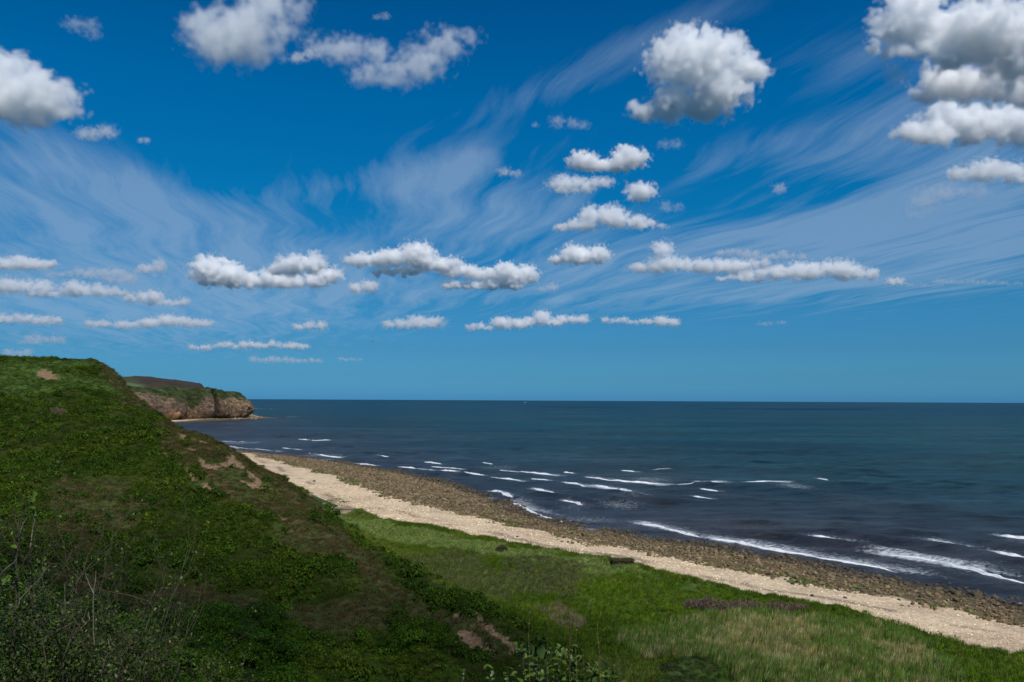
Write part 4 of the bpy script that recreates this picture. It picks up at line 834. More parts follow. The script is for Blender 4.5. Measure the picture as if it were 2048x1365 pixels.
CLOUDS = [
 ("bright rounded cloud cut by the left edge of the sky", [(15, 195, 105, 50), (-5, 150, 62, 42), (85, 195, 50, 36), (60, 165, 50, 30)], {}),
 ("large pale cloud touching the top edge, left of centre", [(425, 75, 58, 52), (490, 65, 78, 62), (525, 15, 52, 45), (398, 40, 34, 30), (460, 110, 50, 26)], SOFT),
 ("thin frayed cloud rising right from the large pale top cloud", [(590, 22, 38, 30), (575, 60, 30, 30), (612, 2, 22, 22)], THIN),
 ("ragged grey cloud shaped like a shallow V near the top", [(645, 95, 42, 24), (690, 100, 50, 30), (752, 100, 36, 28), (735, 150, 44, 24), (790, 145, 56, 32), (845, 125, 50, 40), (890, 90, 46, 34), (932, 72, 34, 18)], dict(dn=1.0, rag=1.2, soft=.8)),
 ("small ball of cloud hanging under the V shaped cloud's left arm", [(620, 108, 20, 12), (595, 115, 22, 12)], THIN),
 ("faint slanting wisp high in the upper left", [(165, 50, 34, 15), (185, 68, 22, 12)], WISP),
 ("small grey puff below the left edge cloud", [(195, 268, 38, 13), (172, 268, 24, 9)], THIN),
 ("tiny puff right of the small grey one, upper left", [(288, 282, 13, 6)], THIN),
 ("tiny scrap of cloud beside the large top cloud", [(762, 33, 18, 8)], WISP),
 ("biggest lone cumulus with a bulging top, right of centre", [(1390, 125, 84, 56), (1335, 120, 44, 44), (1290, 222, 38, 22), (1375, 205, 78, 36), (1440, 185, 58, 44), (1490, 140, 42, 36), (1360, 92, 42, 28), (1455, 92, 46, 26), (1525, 140, 24, 16), (1400, 75, 32, 16)], {}),
 ("huge bright cloud filling the top right corner", [(1800, 55, 56, 36), (1870, 50, 88, 46), (1970, 55, 92, 52), (1765, 100, 38, 14), (1815, 15, 48, 28), (2060, 85, 90, 74), (1940, 105, 90, 34), (1830, 95, 40, 20)], {}),
 ("second cloud down on the right edge, tucked under the corner one", [(1885, 165, 52, 32), (1850, 190, 30, 16), (1970, 172, 84, 34), (2060, 172, 60, 44)], {}),
 ("third cloud down on the right edge with a flat left tongue", [(1850, 270, 58, 20), (1915, 248, 60, 30), (1985, 252, 72, 34), (2050, 258, 50, 34)], {}),
 ("fourth cloud down on the right edge, bright along its top", [(1935, 345, 42, 18), (2000, 345, 56, 20), (2050, 355, 36, 14)], dict(dn=2.3, soft=.65)),
 ("grey ragged remnant below the right edge clouds", [(1850, 400, 36, 26), (1890, 385, 40, 22), (1835, 425, 24, 14), (1940, 385, 40, 12)], WISP),
 ("faint grey veil left of the second right edge cloud", [(1790, 150, 30, 26), (1780, 130, 22, 18)], WISP),
 ("pair of rounded heads at the top of the middle stack", [(1168, 322, 34, 18), (1215, 330, 44, 14), (1262, 316, 36, 20), (1248, 300, 16, 10)], dict(dn=4.)),
 ("soft pale cloud just below and left of the twin heads", [(1128, 368, 34, 18), (1178, 362, 42, 14), (1150, 380, 40, 10)], SOFT),
 ("small round cloud right of the soft pale one", [(1280, 385, 32, 18)], dict(dn=4.)),
 ("long arched cloud low in the middle stack", [(1150, 452, 44, 12), (1200, 436, 44, 18), (1255, 442, 48, 16), (1300, 452, 36, 9)], dict(dn=2.3, soft=.65)),
 ("faint puff right of the long arched cloud", [(1345, 414, 24, 11), (1330, 408, 14, 8)], WISP),
 ("compact bright cloud alone beneath the arched one", [(1130, 515, 30, 14), (1180, 514, 38, 15), (1155, 507, 26, 10)], {}),
 ("small grey scrap high above the middle stack", [(1130, 248, 32, 11), (1160, 252, 20, 8)], WISP),
 ("tiny scrap left of the small grey high one", [(1070, 250, 9, 6)], WISP),
 ("faint puff left of the middle stack", [(1020, 345, 26, 10)], THIN),
 ("tiny grey puff alone in blue, right of the middle", [(1558, 378, 15, 12)], THIN),
 ("faint puff under the biggest lone cumulus", [(1340, 290, 24, 9)], WISP),
 ("long layered cloud bank low on the right, its left end", [(1325, 500, 24, 18), (1300, 535, 38, 13), (1370, 528, 60, 16), (1445, 535, 56, 14), (1500, 530, 40, 9)], dict(dn=2.3, soft=.65)),
 ("long layered cloud bank low on the right, its right end", [(1555, 548, 84, 13), (1640, 542, 70, 15), (1715, 550, 46, 12), (1490, 556, 60, 8)], dict(dn=2.3, soft=.65)),
 ("thin upper shelf above the long right hand bank", [(1530, 512, 52, 9), (1585, 512, 30, 8), (1460, 505, 30, 8)], THIN),
 ("tiny puff at the right end of the long bank", [(1790, 564, 17, 8)], SOFT),
 ("low dark streak of cloud near the right edge", [(1930, 565, 70, 5), (1850, 572, 40, 4), (2010, 568, 40, 4)], WISP),
 ("humped cloud in the row left of centre", [(740, 520, 44, 14), (810, 514, 56, 17), (865, 530, 44, 14), (790, 545, 52, 8)], dict(dn=4.)),
 ("longer right half of the humped row left of centre", [(920, 540, 40, 15), (980, 545, 50, 15), (1040, 553, 32, 15), (950, 571, 70, 8), (1010, 570, 36, 9)], dict(dn=4.)),
 ("small oval cloud below the gap in the left centre row", [(725, 573, 29, 13)], dict(dn=2.3, soft=.65)),
 ("tiny soft puff right of the left centre row", [(1095, 578, 20, 8)], THIN),
 ("large heaped cloud with two crests, left middle", [(418, 540, 38, 26), (440, 555, 50, 18), (500, 562, 60, 16), (590, 562, 64, 15), (650, 552, 30, 15), (425, 520, 34, 9)], {}),
 ("domed crest behind the large heaped cloud", [(605, 528, 44, 20), (570, 540, 32, 12)], dict(dn=4.)),
 ("pale oval cloud at the left edge above the low banks", [(40, 527, 50, 13), (85, 530, 26, 8)], dict(dn=2.3, soft=.65)),
 ("small soft cloud between the left edge bank and heaped cloud", [(305, 536, 28, 14)], SOFT),
 ("broad low bank at the left edge, middle layer", [(50, 575, 56, 14), (110, 585, 60, 10), (185, 580, 56, 12), (220, 585, 40, 9)], dict(dn=1.8, rag=1.1, soft=.7)),
 ("grey broken shelf above the broad left bank", [(140, 548, 50, 9), (210, 548, 46, 12), (240, 560, 34, 9)], THIN),
 ("thin tail of cloud right of the broad left bank", [(285, 596, 40, 11), (335, 606, 46, 7)], SOFT),
 ("flat cloud row at the left edge just above the hill, left piece", [(20, 640, 50, 9), (85, 643, 40, 9), (195, 650, 26, 7)], dict(dn=1.8, rag=1.1, soft=.7)),
 ("flat cloud row above the hill, longer right piece", [(270, 648, 40, 10), (335, 642, 50, 12), (390, 645, 32, 10)], dict(dn=1.8, rag=1.1, soft=.7)),
 ("dim streak of cloud low over the hill top", [(90, 680, 44, 8), (60, 684, 24, 6)], THIN),
 ("tiny pale puff just above the hill top", [(35, 706, 30, 8)], THIN),
 ("long thin cloud low over the headland", [(400, 697, 24, 5), (450, 692, 46, 6), (530, 691, 56, 7), (595, 692, 22, 7)], SOFT),
 ("lowest faint cloud streak over the headland", [(545, 721, 50, 6), (610, 721, 36, 6), (700, 719, 26, 4)], THIN),
 ("small flat cloud alone above the headland's right", [(620, 652, 36, 9)], dict(dn=1.8, rag=1.1, soft=.7)),
 ("flat cloud low in the sky left of centre", [(800, 650, 36, 10), (850, 647, 36, 11)], dict(dn=1.8, rag=1.1, soft=.7)),
 ("long narrow cloud low over the sea at centre", [(960, 656, 28, 7), (1020, 648, 38, 12), (1085, 641, 42, 12), (1145, 641, 34, 8)], dict(dn=2.3, soft=.65)),
 ("thin straight cloud right of the long narrow central one", [(1230, 642, 28, 6), (1285, 644, 36, 6), (1335, 645, 26, 9)], dict(dn=1.8, rag=1.1, soft=.7)),
 ("faint specks of cloud low on the right", [(1530, 648, 18, 5), (1560, 645, 12, 4)], WISP),
]
for lb, el_, kw in CLOUDS: cloud(lb, el_, **kw)
# unseen small thin cloud, added behind the viewer to shade the lower slope
def shade_cloud():
    global H, FP
    tgt = Vector((-66, 52, 18)); c = tgt + Vector(sd) * ((1150 - 15) / sd.z)
    o = cloud("small thin cloud behind the viewer that shades the lower slope", [(1024, 682, 60, 22), (985, 690, 40, 18), (1065, 676, 40, 18), (1024, 705, 45, 18)], dn=.42, rag=.6, soft=.8, place=(c, 1.75))
shade_cloud()

# ------------------------------------------------------------------ plants that stand out
def plain(name, c, rough=.85, var=.35, sc=8., spec=.2, transl=0, shade=False):
    mt, n, p = material(name); pos = n.new("ShaderNodeNewGeometry").outputs["Position"]; f = n.noise(pos, sc, 4, .6); k = n.rng(f, .3, .7, 1 - var, 1 + var)
    if shade: k = n.m('MULTIPLY', k, n.rng(n.new("ShaderNodeAttribute", attribute_name="shade").outputs["Fac"], 0, 1, .55, 1.6))
    cc = n.mix(1., c, n.new("ShaderNodeCombineXYZ", {0: k, 1: k, 2: k}).outputs[0], 'MULTIPLY'); n.l.new(cc, p.inputs["Base Color"]); p.inputs["Roughness"].default_value = rough; p.inputs["Specular IOR Level"].default_value = spec
    if transl:
        tr = n.new("ShaderNodeBsdfTranslucent", {0: cc}); mx = n.new("ShaderNodeMixShader", {0: transl, 1: p.outputs[0], 2: tr.outputs[0]}); n.l.new(mx.outputs[0], mt.node_tree.nodes["Material Output"].inputs[0])
    return mt
M_BARK = plain("grey bark", (.07, .055, .035), sc=30); M_PALE = plain("bleached twig", (.22, .19, .14), sc=30); M_RED = plain("dry red stem", (.11, .060, .028), sc=30); M_STRAW = plain("straw stem", (.17, .14, .055), sc=30)
M_LF1 = plain("young leaf", (.075, .13, .010), .5, .3, 6, .3, .3, True); M_LF2 = plain("shrub leaf", (.038, .064, .005), .5, .4, 5, .3, .25, True); M_LF3 = plain("grey green leaf", (.095, .14, .035), .45, .25, 9, .35, .3, True)
M_TWB = plain("brown thicket twig", (.14, .10, .07), sc=4, shade=True); M_DKB = plain("dark dead twig", (.05, .035, .025), sc=4, shade=True); M_PEAT = plain("peat", (.045, .028, .018), sc=3); M_CAP = plain("turf cap", (.075, .080, .028), sc=5)
def tube(paths, sides=5):
    V = []; F = []
    for pts, r0, r1 in paths:
        pts = [np.array(p_, float) for p_ in pts]; k0 = len(V); m = len(pts)
        for i, p_ in enumerate(pts):
            t = pts[min(i + 1, m - 1)] - pts[max(i - 1, 0)]; t /= np.linalg.norm(t) + 1e-9; u = np.cross(t, (.3, 1, .2)); u /= np.linalg.norm(u); w = np.cross(t, u); r = r0 + (r1 - r0) * i / (m - 1)
            for j in range(sides): a_ = 6.2832 * j / sides; V.append(p_ + (u * math.cos(a_) + w * math.sin(a_)) * r)
        for i in range(m - 1):
            for j in range(sides): F.append((k0 + i * sides + j, k0 + i * sides + (j + 1) % sides, k0 + (i + 1) * sides + (j + 1) % sides, k0 + (i + 1) * sides + j))
    return np.array(V), np.array(F)
def smooth_path(pts, rs, jit=.01, sub=4):
    pts = np.array(pts, float); t = np.arange(len(pts)); tt = np.linspace(0, len(pts) - 1, (len(pts) - 1) * sub + 1); out = np.stack([np.interp(tt, t, pts[:, k]) for k in range(3)], 1)
    k_ = np.array([.25, .5, .25]); q = out.copy()
    for a_ in range(3): q[1:-1, a_] = np.convolve(out[:, a_], k_, 'valid')
    q[1:-1] += rs.normal(0, jit, q[1:-1].shape); return q
def grow(rs, p0, d0, L, r, depth, out, ends, bend=.22, kids=3):
    n_ = 5; p_ = np.array(p0, float); d = np.array(d0, float); d /= np.linalg.norm(d); pts = [p_.copy()]
    for i in range(n_):
        d = d + rs.normal(0, bend, 3) + np.array((0, 0, .06)); d /= np.linalg.norm(d); p_ = p_ + d * L / n_; pts.append(p_.copy())
        if depth > 0 and i >= 1 and rs.rand() < kids / n_:
            dd = d + rs.normal(0, .7, 3); grow(rs, p_, dd, L * rs.uniform(.45, .7), r * .55, depth - 1, out, ends, bend, kids)
    out.append((pts, r, r * .35)); ends += pts[2:]
def place_root(px, py, d): 
    q = at(px, py, d); return np.array((q[0], q[1], zat(q[0], q[1])))
def root_empty(name, loc, label, cat, group=None):
    o = bpy.data.objects.new(name, None); COL.objects.link(o); o.location = Vector(loc); o['label'] = label; o['category'] = cat
    if group: o['group'] = group
    return o
def leaves_mesh(P, size, rs, aspect=.5, up=.5):
    P = np.array(P); N_ = rs.normal(size=P.shape); N_[:, 2] = np.abs(N_[:, 2]) + up; N_ /= np.linalg.norm(N_, axis=1)[:, None]
    return leaf_quads(P, N_, rs.uniform(*size, len(P)), rs, aspect)

# leafy shrubs in the bottom left corner
rs = np.random.RandomState(21)
SHR = [("tangled leafy shrub in the bottom left corner", [(-20, 1275, 10, .75), (60, 1265, 10.4, .62), (20, 1350, 9.0, .8)], -1), ("leafy shrub with pale bare twigs right of the corner shrub", [(130, 1265, 10.8, .60), (185, 1300, 11, .55), (110, 1345, 9.4, .62), (190, 1370, 9.8, .5)], 1), ("low dim shrub at the bottom edge, right of the bare twigs", [(255, 1345, 11, .5), (300, 1375, 11, .45)], 2)]
for lb, blobs, _k in SHR:
    base = at(blobs[0][0], blobs[0][1], blobs[0][2]); org = np.array((base[0], base[1], zat(base[0], base[1])))
    e_ = root_empty("shrub", org, lb, "shrub", "shrubs at the viewer's feet")
    br = []; ends = []
    for bx, by, bd, brd in blobs:
        c = at(bx, by, bd)
        for i in range(4):
            g0 = np.array((c[0] + rs.normal(0, .25), c[1] + rs.normal(0, .25), 0)); g0[2] = zat(g0[0], g0[1]) - .05
            tgt = c + rs.normal(0, .5, 3) * brd; Lh = np.linalg.norm(tgt - g0)
            grow(rs, g0 - org, tgt - g0, Lh * 1.15, .014, 3, br, ends, .2, 4)
    V_, F_ = tube(br, 4); put("branches", mesh("branches", V_, F_), e_, mat=M_BARK)
    P = []
    for bx, by, bd, brd in blobs:
        c = at(bx, by, bd) - org; m = int(7000 * brd); d_ = rs.normal(size=(m, 3)); d_ /= np.linalg.norm(d_, axis=1)[:, None]
        rr = brd * (rs.rand(m) ** .45) * (1 + .45 * (fbm(d_[:, 0] * 3 + bx, d_[:, 2] * 3 + d_[:, 1] * 2, 1, 99) - .5)); P.append(c + d_ * rr[:, None])
    en = np.array(ends); P.append(en[rs.randint(0, len(en), 900)] + rs.normal(0, .04, (900, 3)))
    P = np.concatenate(P); P = P[fbm(P[:, 0] * 4 + P[:, 1] * 3, P[:, 2] * 4, 1, 98) > .42]
    V_, F_, s_ = leaves_mesh(P, (.012, .029), rs, .55); put("foliage", mesh("foliage", V_, F_, False, {"shade": s_}), e_, mat=M_LF2)
    V_, F_, s_ = leaves_mesh(en[rs.randint(0, len(en), 700)] + rs.normal(0, .03, (700, 3)), (.014, .03), rs, .5); put("young_leaves", mesh("young_leaves", V_, F_, False, {"shade": s_}), e_, mat=M_LF1)
# bare bleached twigs rising from the shrubs
TW = [("forked pale dead twig standing alone above the shrubs", [[(183, 1215), (186, 1188), (192, 1140)], [(186, 1186), (178, 1165), (171, 1146)]]),
      ("long curved pale twig at the right of the shrubs", [[(180, 1315), (205, 1308), (220, 1295), (229, 1282)], [(220, 1295), (215, 1278)], [(205, 1308), (222, 1318)]]),
      ("upright pale twig low in the right hand shrub", [[(197, 1372), (205, 1335), (214, 1300), (222, 1272)], [(207, 1330), (196, 1310)]]),
      ("thin pale twig with a hooked tip over the shrubs", [[(128, 1300), (150, 1268), (170, 1250), (179, 1240)], [(172, 1249), (163, 1236)], [(179, 1240), (177, 1224)]]),
      ("tall fine twig standing left of the forked one", [[(133, 1290), (130, 1235), (129, 1165)], [(130, 1240), (140, 1200)]]),
      ("slanting pale twig in the middle of the shrubs", [[(98, 1312), (115, 1240), (128, 1205)], [(112, 1250), (100, 1205)]]),
      ("short pale twigs at the bottom edge beside the shrubs", [[(262, 1385), (272, 1345), (277, 1322)], [(270, 1352), (290, 1335)]])]
for i, (lb, pths) in enumerate(TW):
    d0 = 9.6 + .25 * i; org = at(*pths[0][0], d0); e_ = [(np.array([at(a, b, d0 + .04 * j) for j, (a, b) in enumerate(pt)]) - org, .0075 if k == 0 else .005, .002) for k, pt in enumerate(pths)]
    e_[0][0][0] += (0, .1, -.45)
    V_, F_ = tube([(smooth_path(p_, rs, .004), a, b) for p_, a, b in e_], 5); o = put("dead_twig", mesh("dead_twig", V_, F_), label=lb, cat="twig", group="bare twigs above the shrubs", mat=M_PALE); o.location = Vector(org)
# sapling at the left edge
D0 = 9.2; org = place_root(18, 1330, D0)
e_ = root_empty("sapling", org, "spindly young tree with few leaves at the left edge", "tree")
def pp(pts, dj=.0): return np.array([at(a, b, D0 + dj) for a, b in pts]) - org
tr = pp([(20, 1330), (28, 1270), (34, 1200), (33, 1130), (36, 1060), (52, 1000)]); tr[0] = (0, 0, -.05)
V_, F_ = tube([(smooth_path(tr, rs, .006), .019, .007)], 7); put("trunk", mesh("trunk", V_, F_), e_, mat=M_BARK)
BRS = [[(40, 1150), (58, 1100), (85, 1062)], [(60, 1095), (66, 1050), (72, 1022)], [(32, 1120), (12, 1140), (-10, 1160)], [(34, 1080), (50, 1040), (70, 1020)], [(48, 1128), (72, 1085), (86, 1068)], [(33, 1100), (20, 1060), (14, 1035)], [(30, 1220), (52, 1185), (78, 1160), (100, 1130)], [(34, 1180), (15, 1170), (-8, 1150)], [(30, 1240), (70, 1225), (95, 1215)], [(36, 1060), (28, 1010), (44, 985)], [(55, 1185), (60, 1150), (75, 1120)]]
for b_ in BRS:
    V_, F_ = tube([(smooth_path(pp(b_, rs.uniform(-.15, .15)), rs, .006), .008, .0025)], 5); put("branch", mesh("branch", V_, F_), e_, mat=M_BARK if rs.rand() < .6 else M_PALE)
lm = None
def leaf_shape(name, L, w, mat):
    V_ = []; F_ = []; m = 6
    for i in range(m + 1):
        t = i / m; ww = w * math.sin(math.pi * min(1, t * .92 + .06)) ** .8; z_ = .12 * L * math.sin(t * 2.4); V_ += [(-ww, t * L, z_ + ww * .35), (0, t * L, z_), (ww, t * L, z_ + ww * .35)]
    for i in range(m): a = i * 3; F_ += [(a, a + 1, a + 4, a + 3), (a + 1, a + 2, a + 5, a + 4)]
    me = mesh(name, V_, F_, True, {"shade": np.full(len(V_), .5)}); me.materials.append(mat); return me
LEAF_A = leaf_shape("leaf", .062, .020, M_LF1); LEAF_B = leaf_shape("leaf", .062, .017, M_LF3)
def add_leaf(me, parent, loc, sc_, rs):
    o = bpy.data.objects.new("leaf", me); COL.objects.link(o); o.parent = parent; o.location = Vector(loc); o.rotation_euler = (rs.uniform(-.3, 1.2), rs.uniform(-.5, .5), rs.uniform(0, 6.28)); o.scale = (sc_,) * 3; return o
for c_, k, sp in (((62, 1003), 22, 14), ((40, 985), 8, 10), ((12, 1040), 12, 12), ((70, 1030), 9, 12), ((38, 1160), 8, 14), ((14, 1168), 9, 10), ((75, 1135), 6, 12), ((28, 1225), 9, 10), ((90, 1120), 4, 8), ((40, 1090), 5, 12)):
    for i in range(k): q = pp([(c_[0] + rs.normal(0, sp * .6), c_[1] + rs.normal(0, sp * .6))], rs.uniform(-.12, .12))[0]; add_leaf(LEAF_A, e_, q, rs.uniform(.6, 1.35), rs)
# leafy willow shoots at bottom centre
SH = [((1050, 1385), (1046, 1285), "willow shoot with two broad pale leaves, bottom centre"), ((1092, 1388), (1104, 1288), "tall willow shoot with small pointed leaves, bottom centre"), ((1118, 1388), (1122, 1300), "silvery tipped shoot just right of the tallest one"), ((1152, 1390), (1150, 1312), "bushy bright green shoot behind the red stems"), ((1185, 1392), (1184, 1328), "broad leaved shoot right of the red stems"), ((1210, 1392), (1226, 1340), "arching shoot at the right of the leafy group"), ((1070, 1392), (1072, 1315), "short dark shoot among the leafy group"), ((1010, 1392), (1022, 1345), "small pale shoot left of the leafy group"), ((990, 1396), (974, 1340), "leftmost pale shoot apart from the leafy group")]
for i, (b0, t0, lb) in enumerate(SH):
    dd = 4.6 + .18 * (i % 4); top = at(*t0, dd); bq = at(*b0, dd); org = np.array((bq[0], bq[1], zat(bq[0], bq[1])))
    e_ = root_empty("willow_shoot", org, lb, "plant", "leafy shoots at bottom centre")
    pth = smooth_path([(0, 0, -.03), (bq - org) * .5, bq - org, (bq + top) / 2 - org + rs.normal(0, .015, 3), top - org], rs, .004); V_, F_ = tube([(pth, .006, .0018)], 5); put("stem", mesh("stem", V_, F_), e_, mat=M_BARK)
    L = len(pth); nl = 60 if i < 6 else 30
    for j in range(nl):
        t = 1 - rs.rand() ** 1.3 * .55; q = pth[min(L - 1, int(t * (L - 1)))] + rs.normal(0, .012, 3); d_ = rs.normal(size=3) * (1, 1, .4); q = q + d_ * rs.uniform(0, .035)
        o = add_leaf(LEAF_B if rs.rand() < .55 else LEAF_A, e_, q, rs.uniform(.3, .85), rs)
    if i == 0:
        for a_, b_ in ((1063, 1314), (1085, 1318)): q = at(a_, b_, dd) - org; add_leaf(LEAF_B, e_, q, 1.5, rs).rotation_euler = (1.2, .2, rs.uniform(2.5, 3.6))
# tall dry stems in front
ST = [((1138, 1400), (1137, 1192), M_RED, .0055, "tallest reddish dry stem, bottom centre"), ((1142, 1400), (1140, 1240), M_RED, .004, "reddish stem leaning against the tallest one"), ((1199, 1400), (1195, 1248), M_STRAW, .005, "straw coloured stem right of the reddish pair"), ((1203, 1400), (1200, 1290), M_RED, .004, "short reddish stem beside the straw coloured one"), ((1097, 1400), (1098, 1235), M_RED, .0035, "thin dark stem left of the reddish pair"), ((1060, 1400), (1058, 1225), M_STRAW, .0025, "hair thin pale stem left of the dark one"), ((1154, 1400), (1153, 1262), M_STRAW, .0028, "thin yellow stem between reddish and straw stems"), ((1166, 1400), (1165, 1300), M_RED, .003, "short russet stem in the leafy group"), ((1283, 1400), (1281, 1262), M_RED, .0022, "hair thin stem standing apart at the right"), ((1236, 1400), (1232, 1340), M_RED, .0035, "short russet stem at the right of the group"), ((1310, 1400), (1308, 1348), M_RED, .003, "rightmost short russet stem at the bottom edge"), ((925, 1400), (928, 1340), M_PALE, .003, "lone pale stem left of the leafy group")]
for i, (b0, t0, mt_, r_, lb) in enumerate(ST):
    dd = 4.2 + .13 * (i % 3); top = at(*t0, dd); bq = at(*b0, dd); org = np.array((bq[0], bq[1], zat(bq[0], bq[1])))
    pth = smooth_path([(0, 0, -.03), bq - org, (bq + top) / 2 - org + rs.normal(0, .01, 3), top - org], rs, .002); V1, F1 = tube([(pth, r_ * .8, r_ * .3)], 5)
    e_ = root_empty("dry_stem", org, lb, "plant stem", "dry stems at bottom centre"); put("stalk", mesh("stalk", V1, F1), e_, mat=mt_)
    P = pth[-6:][rs.randint(0, 6, 70)] + rs.normal(0, .003, (70, 3)); V_, F_, s_ = leaves_mesh(P, (.002, .0042), rs, .5); put("seed_head", mesh("seed_head", V_, F_, False, {"shade": s_}), e_, kind="stuff", mat=mt_)

# bushes and thickets on the meadow
def twig_mass(name, label, cat, blobs, n_, w, L, mat, leafmat=None, group=None, z0=None):
    c0 = blobs[0]; P0 = np.array((c0[0], c0[1], zat(c0[0], c0[1]))); rs = np.random.RandomState(hash_(label) % 9999); V = []; F = []; sh_ = []
    for bx, by, rx, ry, h in blobs:
        for i in range(n_):
            a_ = rs.uniform(0, 6.283); q = rs.rand() ** .5; x = bx + rx * q * math.cos(a_); y = by + ry * q * math.sin(a_); hh = h * math.sqrt(max(.05, 1 - q * q)) * (.7 + .6 * float(fbm(np.array([x]), np.array([y]), 1.3, 88)[0]))
            p0 = np.array((x, y, float(zat(x, y)) + hh * rs.uniform(0, .85))) - P0; d_ = rs.normal(size=3) * (.6, .6, .35) + (0, 0, .7); d_ /= np.linalg.norm(d_); p1 = p0 + d_ * L * rs.uniform(.5, 1.2); s_ = np.cross(d_, rs.normal(size=3)); s_ /= np.linalg.norm(s_)
            k = len(V); V += [p0 - s_ * w, p0 + s_ * w, p1 + s_ * w * .5, p1 - s_ * w * .5]; F.append((k, k + 1, k + 2, k + 3)); sh_ += [rs.rand()] * 4
    e_ = root_empty(name, P0, label, cat, group); put("branches", mesh("branches", np.array(V), F, False, {"shade": sh_}), e_, mat=mat)
    if leafmat:
        P = []
        for bx, by, rx, ry, h in blobs:
            for i in range(n_ // 2): a_ = rs.uniform(0, 6.283); q = rs.rand() ** .5; x = bx + rx * q * math.cos(a_); y = by + ry * q * math.sin(a_); P.append((x - P0[0], y - P0[1], float(zat(x, y)) - P0[2] + h * .75 * math.sqrt(max(.02, 1 - q * q)) * rs.uniform(.1, 1)))
        V_, F_, s2 = leaves_mesh(P, (.05, .11), rs); put("foliage", mesh("foliage", V_, F_, False, {"shade": s2}), e_, mat=leafmat)
    return e_
p_ = hit(1003, 1103); twig_mass("bush", "small dark round bush on the grass near the beach edge", "bush", [(p_[0], p_[1], 1.35, 1.2, 1.25)], 1500, .02, .4, M_DKB)
q0 = hit(1425, 1219); q1 = hit(1490, 1222); q2 = hit(1555, 1222)
twig_mass("thicket", "dark brown end of the bare thicket in the meadow", "thicket", [(q0[0], q0[1], 3.2, 2.2, 1.7), (q0[0] - 2.2, q0[1] + 1.2, 2, 1.5, 1.2)], 2400, .03, .55, M_TWB, M_LF2, "brown thickets on the meadow")
twig_mass("thicket", "greyish brown middle of the bare thicket", "thicket", [(q1[0], q1[1], 3.4, 2., 1.7)], 3200, .03, .55, M_TWB, None, "brown thickets on the meadow")
twig_mass("thicket", "low purplish tail of the bare thicket toward the beach", "thicket", [(q2[0], q2[1], 3.0, 1.8, 1.2), (q2[0] + 2.6, q2[1] + .4, 2.2, 1.2, .8)], 2000, .03, .5, M_TWB, None, "brown thickets on the meadow")
p_ = hit(115, 828); twig_mass("bush", "small dead brown bush high on the green slope", "bush", [(p_[0], p_[1], 2.6, 2.0, 1.5)], 1200, .04, .8, M_TWB)
p_ = hit(1345, 1330) if False else None
# block of peat slumped over the beach edge
p_ = np.array(hit(1247, 1133)); zb = float(zat(p_[0], p_[1]))
bm = bmesh.new(); bmesh.ops.create_cube(bm, size=1); bmesh.ops.subdivide_edges(bm, edges=bm.edges[:], cuts=9, use_grid_fill=True)
for v in bm.verts:
    u = v.co.copy(); nn = float(fbm(np.array([u.x * 5 + u.z * 3]), np.array([u.y * 5 + u.z * 4]), 1, 77)[0]) - .5
    v.co = Vector((u.x * (4.2 + nn * 1.2), u.y * (2.6 + nn), u.z * .95 + nn * .5 - .12 * abs(u.x) * 2))
me = bpy.data.meshes.new("peat"); bm.to_mesh(me); bm.free()
e_ = root_empty("turf_block", (p_[0], p_[1] + 1.2, zb), "slumped block of dark peat with grass on top at the beach edge", "turf block"); o = put("peat", me, e_, mat=M_PEAT); o.location = (0, 0, .5)
rs = np.random.RandomState(4); V = []; 
xx = rs.uniform(-2.15, 2.15, 900); yy = rs.uniform(-1.3, 1.3, 900); V_, F_, s_ = leaves_mesh(np.stack([xx, yy, np.full(900, 1.0) + rs.uniform(-.05, .14, 900)], 1), (.08, .16), rs); put("grass_top", mesh("grass_top", V_, F_, False, {"shade": s_}), e_, mat=plain("block grass", (.065, .075, .022), sc=3, shade=True))
# single stones that catch the eye
for a_, b_, r_, lb in ((628, 964, .8, "single dark boulder on the pale upper beach"), (1034, 1075, .45, "dark stone beside the shingle below the meadow"), (1624, 1193, .4, "small dark stone on the pale beach near the meadow tip"), (1690, 1197, .35, "isolated dark stone on the pale beach right of the meadow tip"), (1845, 1195, .6, "dark rock standing in the shallows at the right")):
    q = hit(a_, b_); o = put("boulder", stone(int(a_), 2, .7, "boulder"), label=lb, cat="boulder", mat=plain("dark stone", (.06, .05, .04), sc=3)); o.location = Vector((q[0], q[1], q[2] + r_ * .2)); o.scale = (r_,) * 3; o.rotation_euler.z = a_

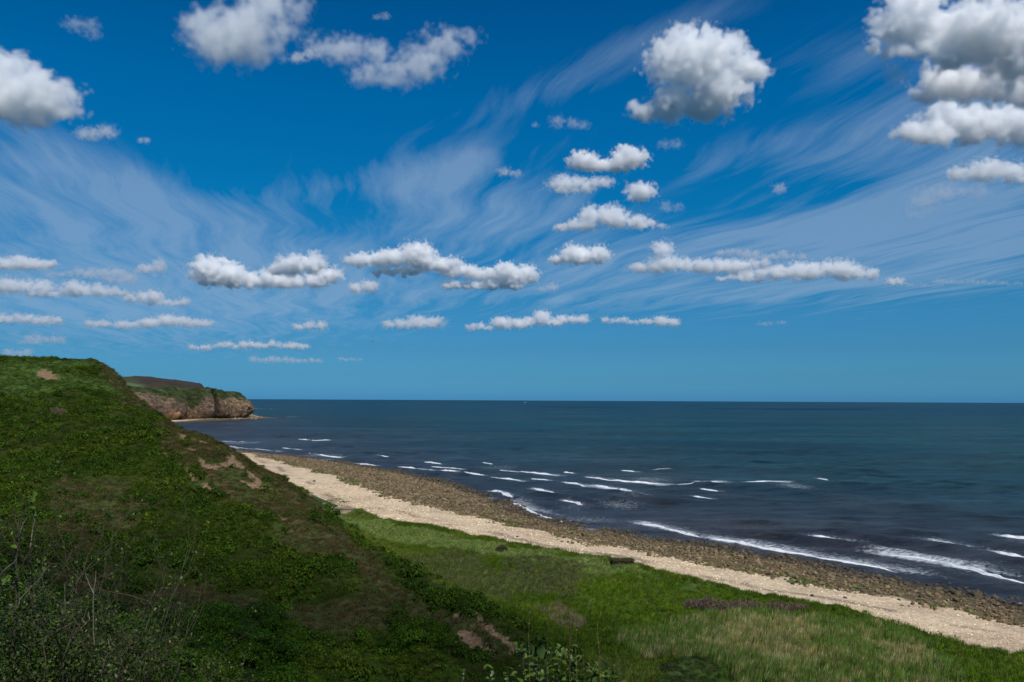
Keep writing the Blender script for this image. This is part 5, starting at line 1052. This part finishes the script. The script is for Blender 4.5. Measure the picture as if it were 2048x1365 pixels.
# gull over the headland and a far ship
def bird():
    P = at(745, 684, 320.); e_ = root_empty("gull", P, "tiny dark gull flying above the headland clouds", "bird")
    V_, F_ = tube([([(-.32, 0, 0), (-.12, 0, .02), (.15, 0, .02), (.34, 0, .05)], .05, .035)], 8); put("body", mesh("body", V_, F_), e_, mat=M_DKB)
    for s_ in (-1, 1): put("wing", mesh("wing", [(-.1, 0, .03), (.14, 0, .03), (.16, .35 * s_, .17), (-.04, .35 * s_, .16), (-.02, .75 * s_, .05), (-.08, .75 * s_, .04), (-.1, 0, .06), (.14, 0, .06), (.16, .35 * s_, .19), (-.04, .35 * s_, .18)], [(0, 1, 2, 3), (3, 2, 4, 5), (6, 7, 8, 9)]), e_, mat=M_DKB)
    e_.rotation_euler.z = .6
bird()
def ship():
    P = on_z(1051, 803.2, 0); P = np.array((P[0], 11000 * 1., 0)); P[0] = 11000 * (1051 - 1024) / FP
    e_ = root_empty("ship", P, "distant pale ship, a speck on the horizon", "ship"); mw = plain("ship paint", (.45, .47, .5), sc=.1)
    e_.scale = (.55, .55, .55)
    hull = [(-22, -4, 0), (18, -4, 0), (26, 0, 0), (18, 4, 0), (-22, 4, 0), (-24, -5, 6), (20, -5, 6), (32, 0, 7.5), (20, 5, 6), (-24, 5, 6)]
    bm = bmesh.new(); vs = [bm.verts.new(v) for v in hull]
    for i in range(5): bm.faces.new((vs[i], vs[(i + 1) % 5], vs[5 + (i + 1) % 5], vs[5 + i]))
    bm.faces.new(vs[5:]); me = bpy.data.meshes.new("hull"); bm.to_mesh(me); bm.free(); put("hull", me, e_, mat=mw)
    for nm, sz, lc in (("bridge", (8, 8, 9), (-16, 0, 10)), ("funnel", (2.5, 2.5, 6), (-19, 0, 16)), ("mast", (.8, .8, 9), (12, 0, 10))):
        bm = bmesh.new(); bmesh.ops.create_cube(bm, size=1, matrix=Matrix.Translation(lc) @ Matrix.Diagonal((*sz, 1))); bmesh.ops.bevel(bm, geom=bm.edges[:], offset=.2, segments=1); me = bpy.data.meshes.new(nm); bm.to_mesh(me); bm.free(); put(nm, me, e_, mat=mw)
ship()
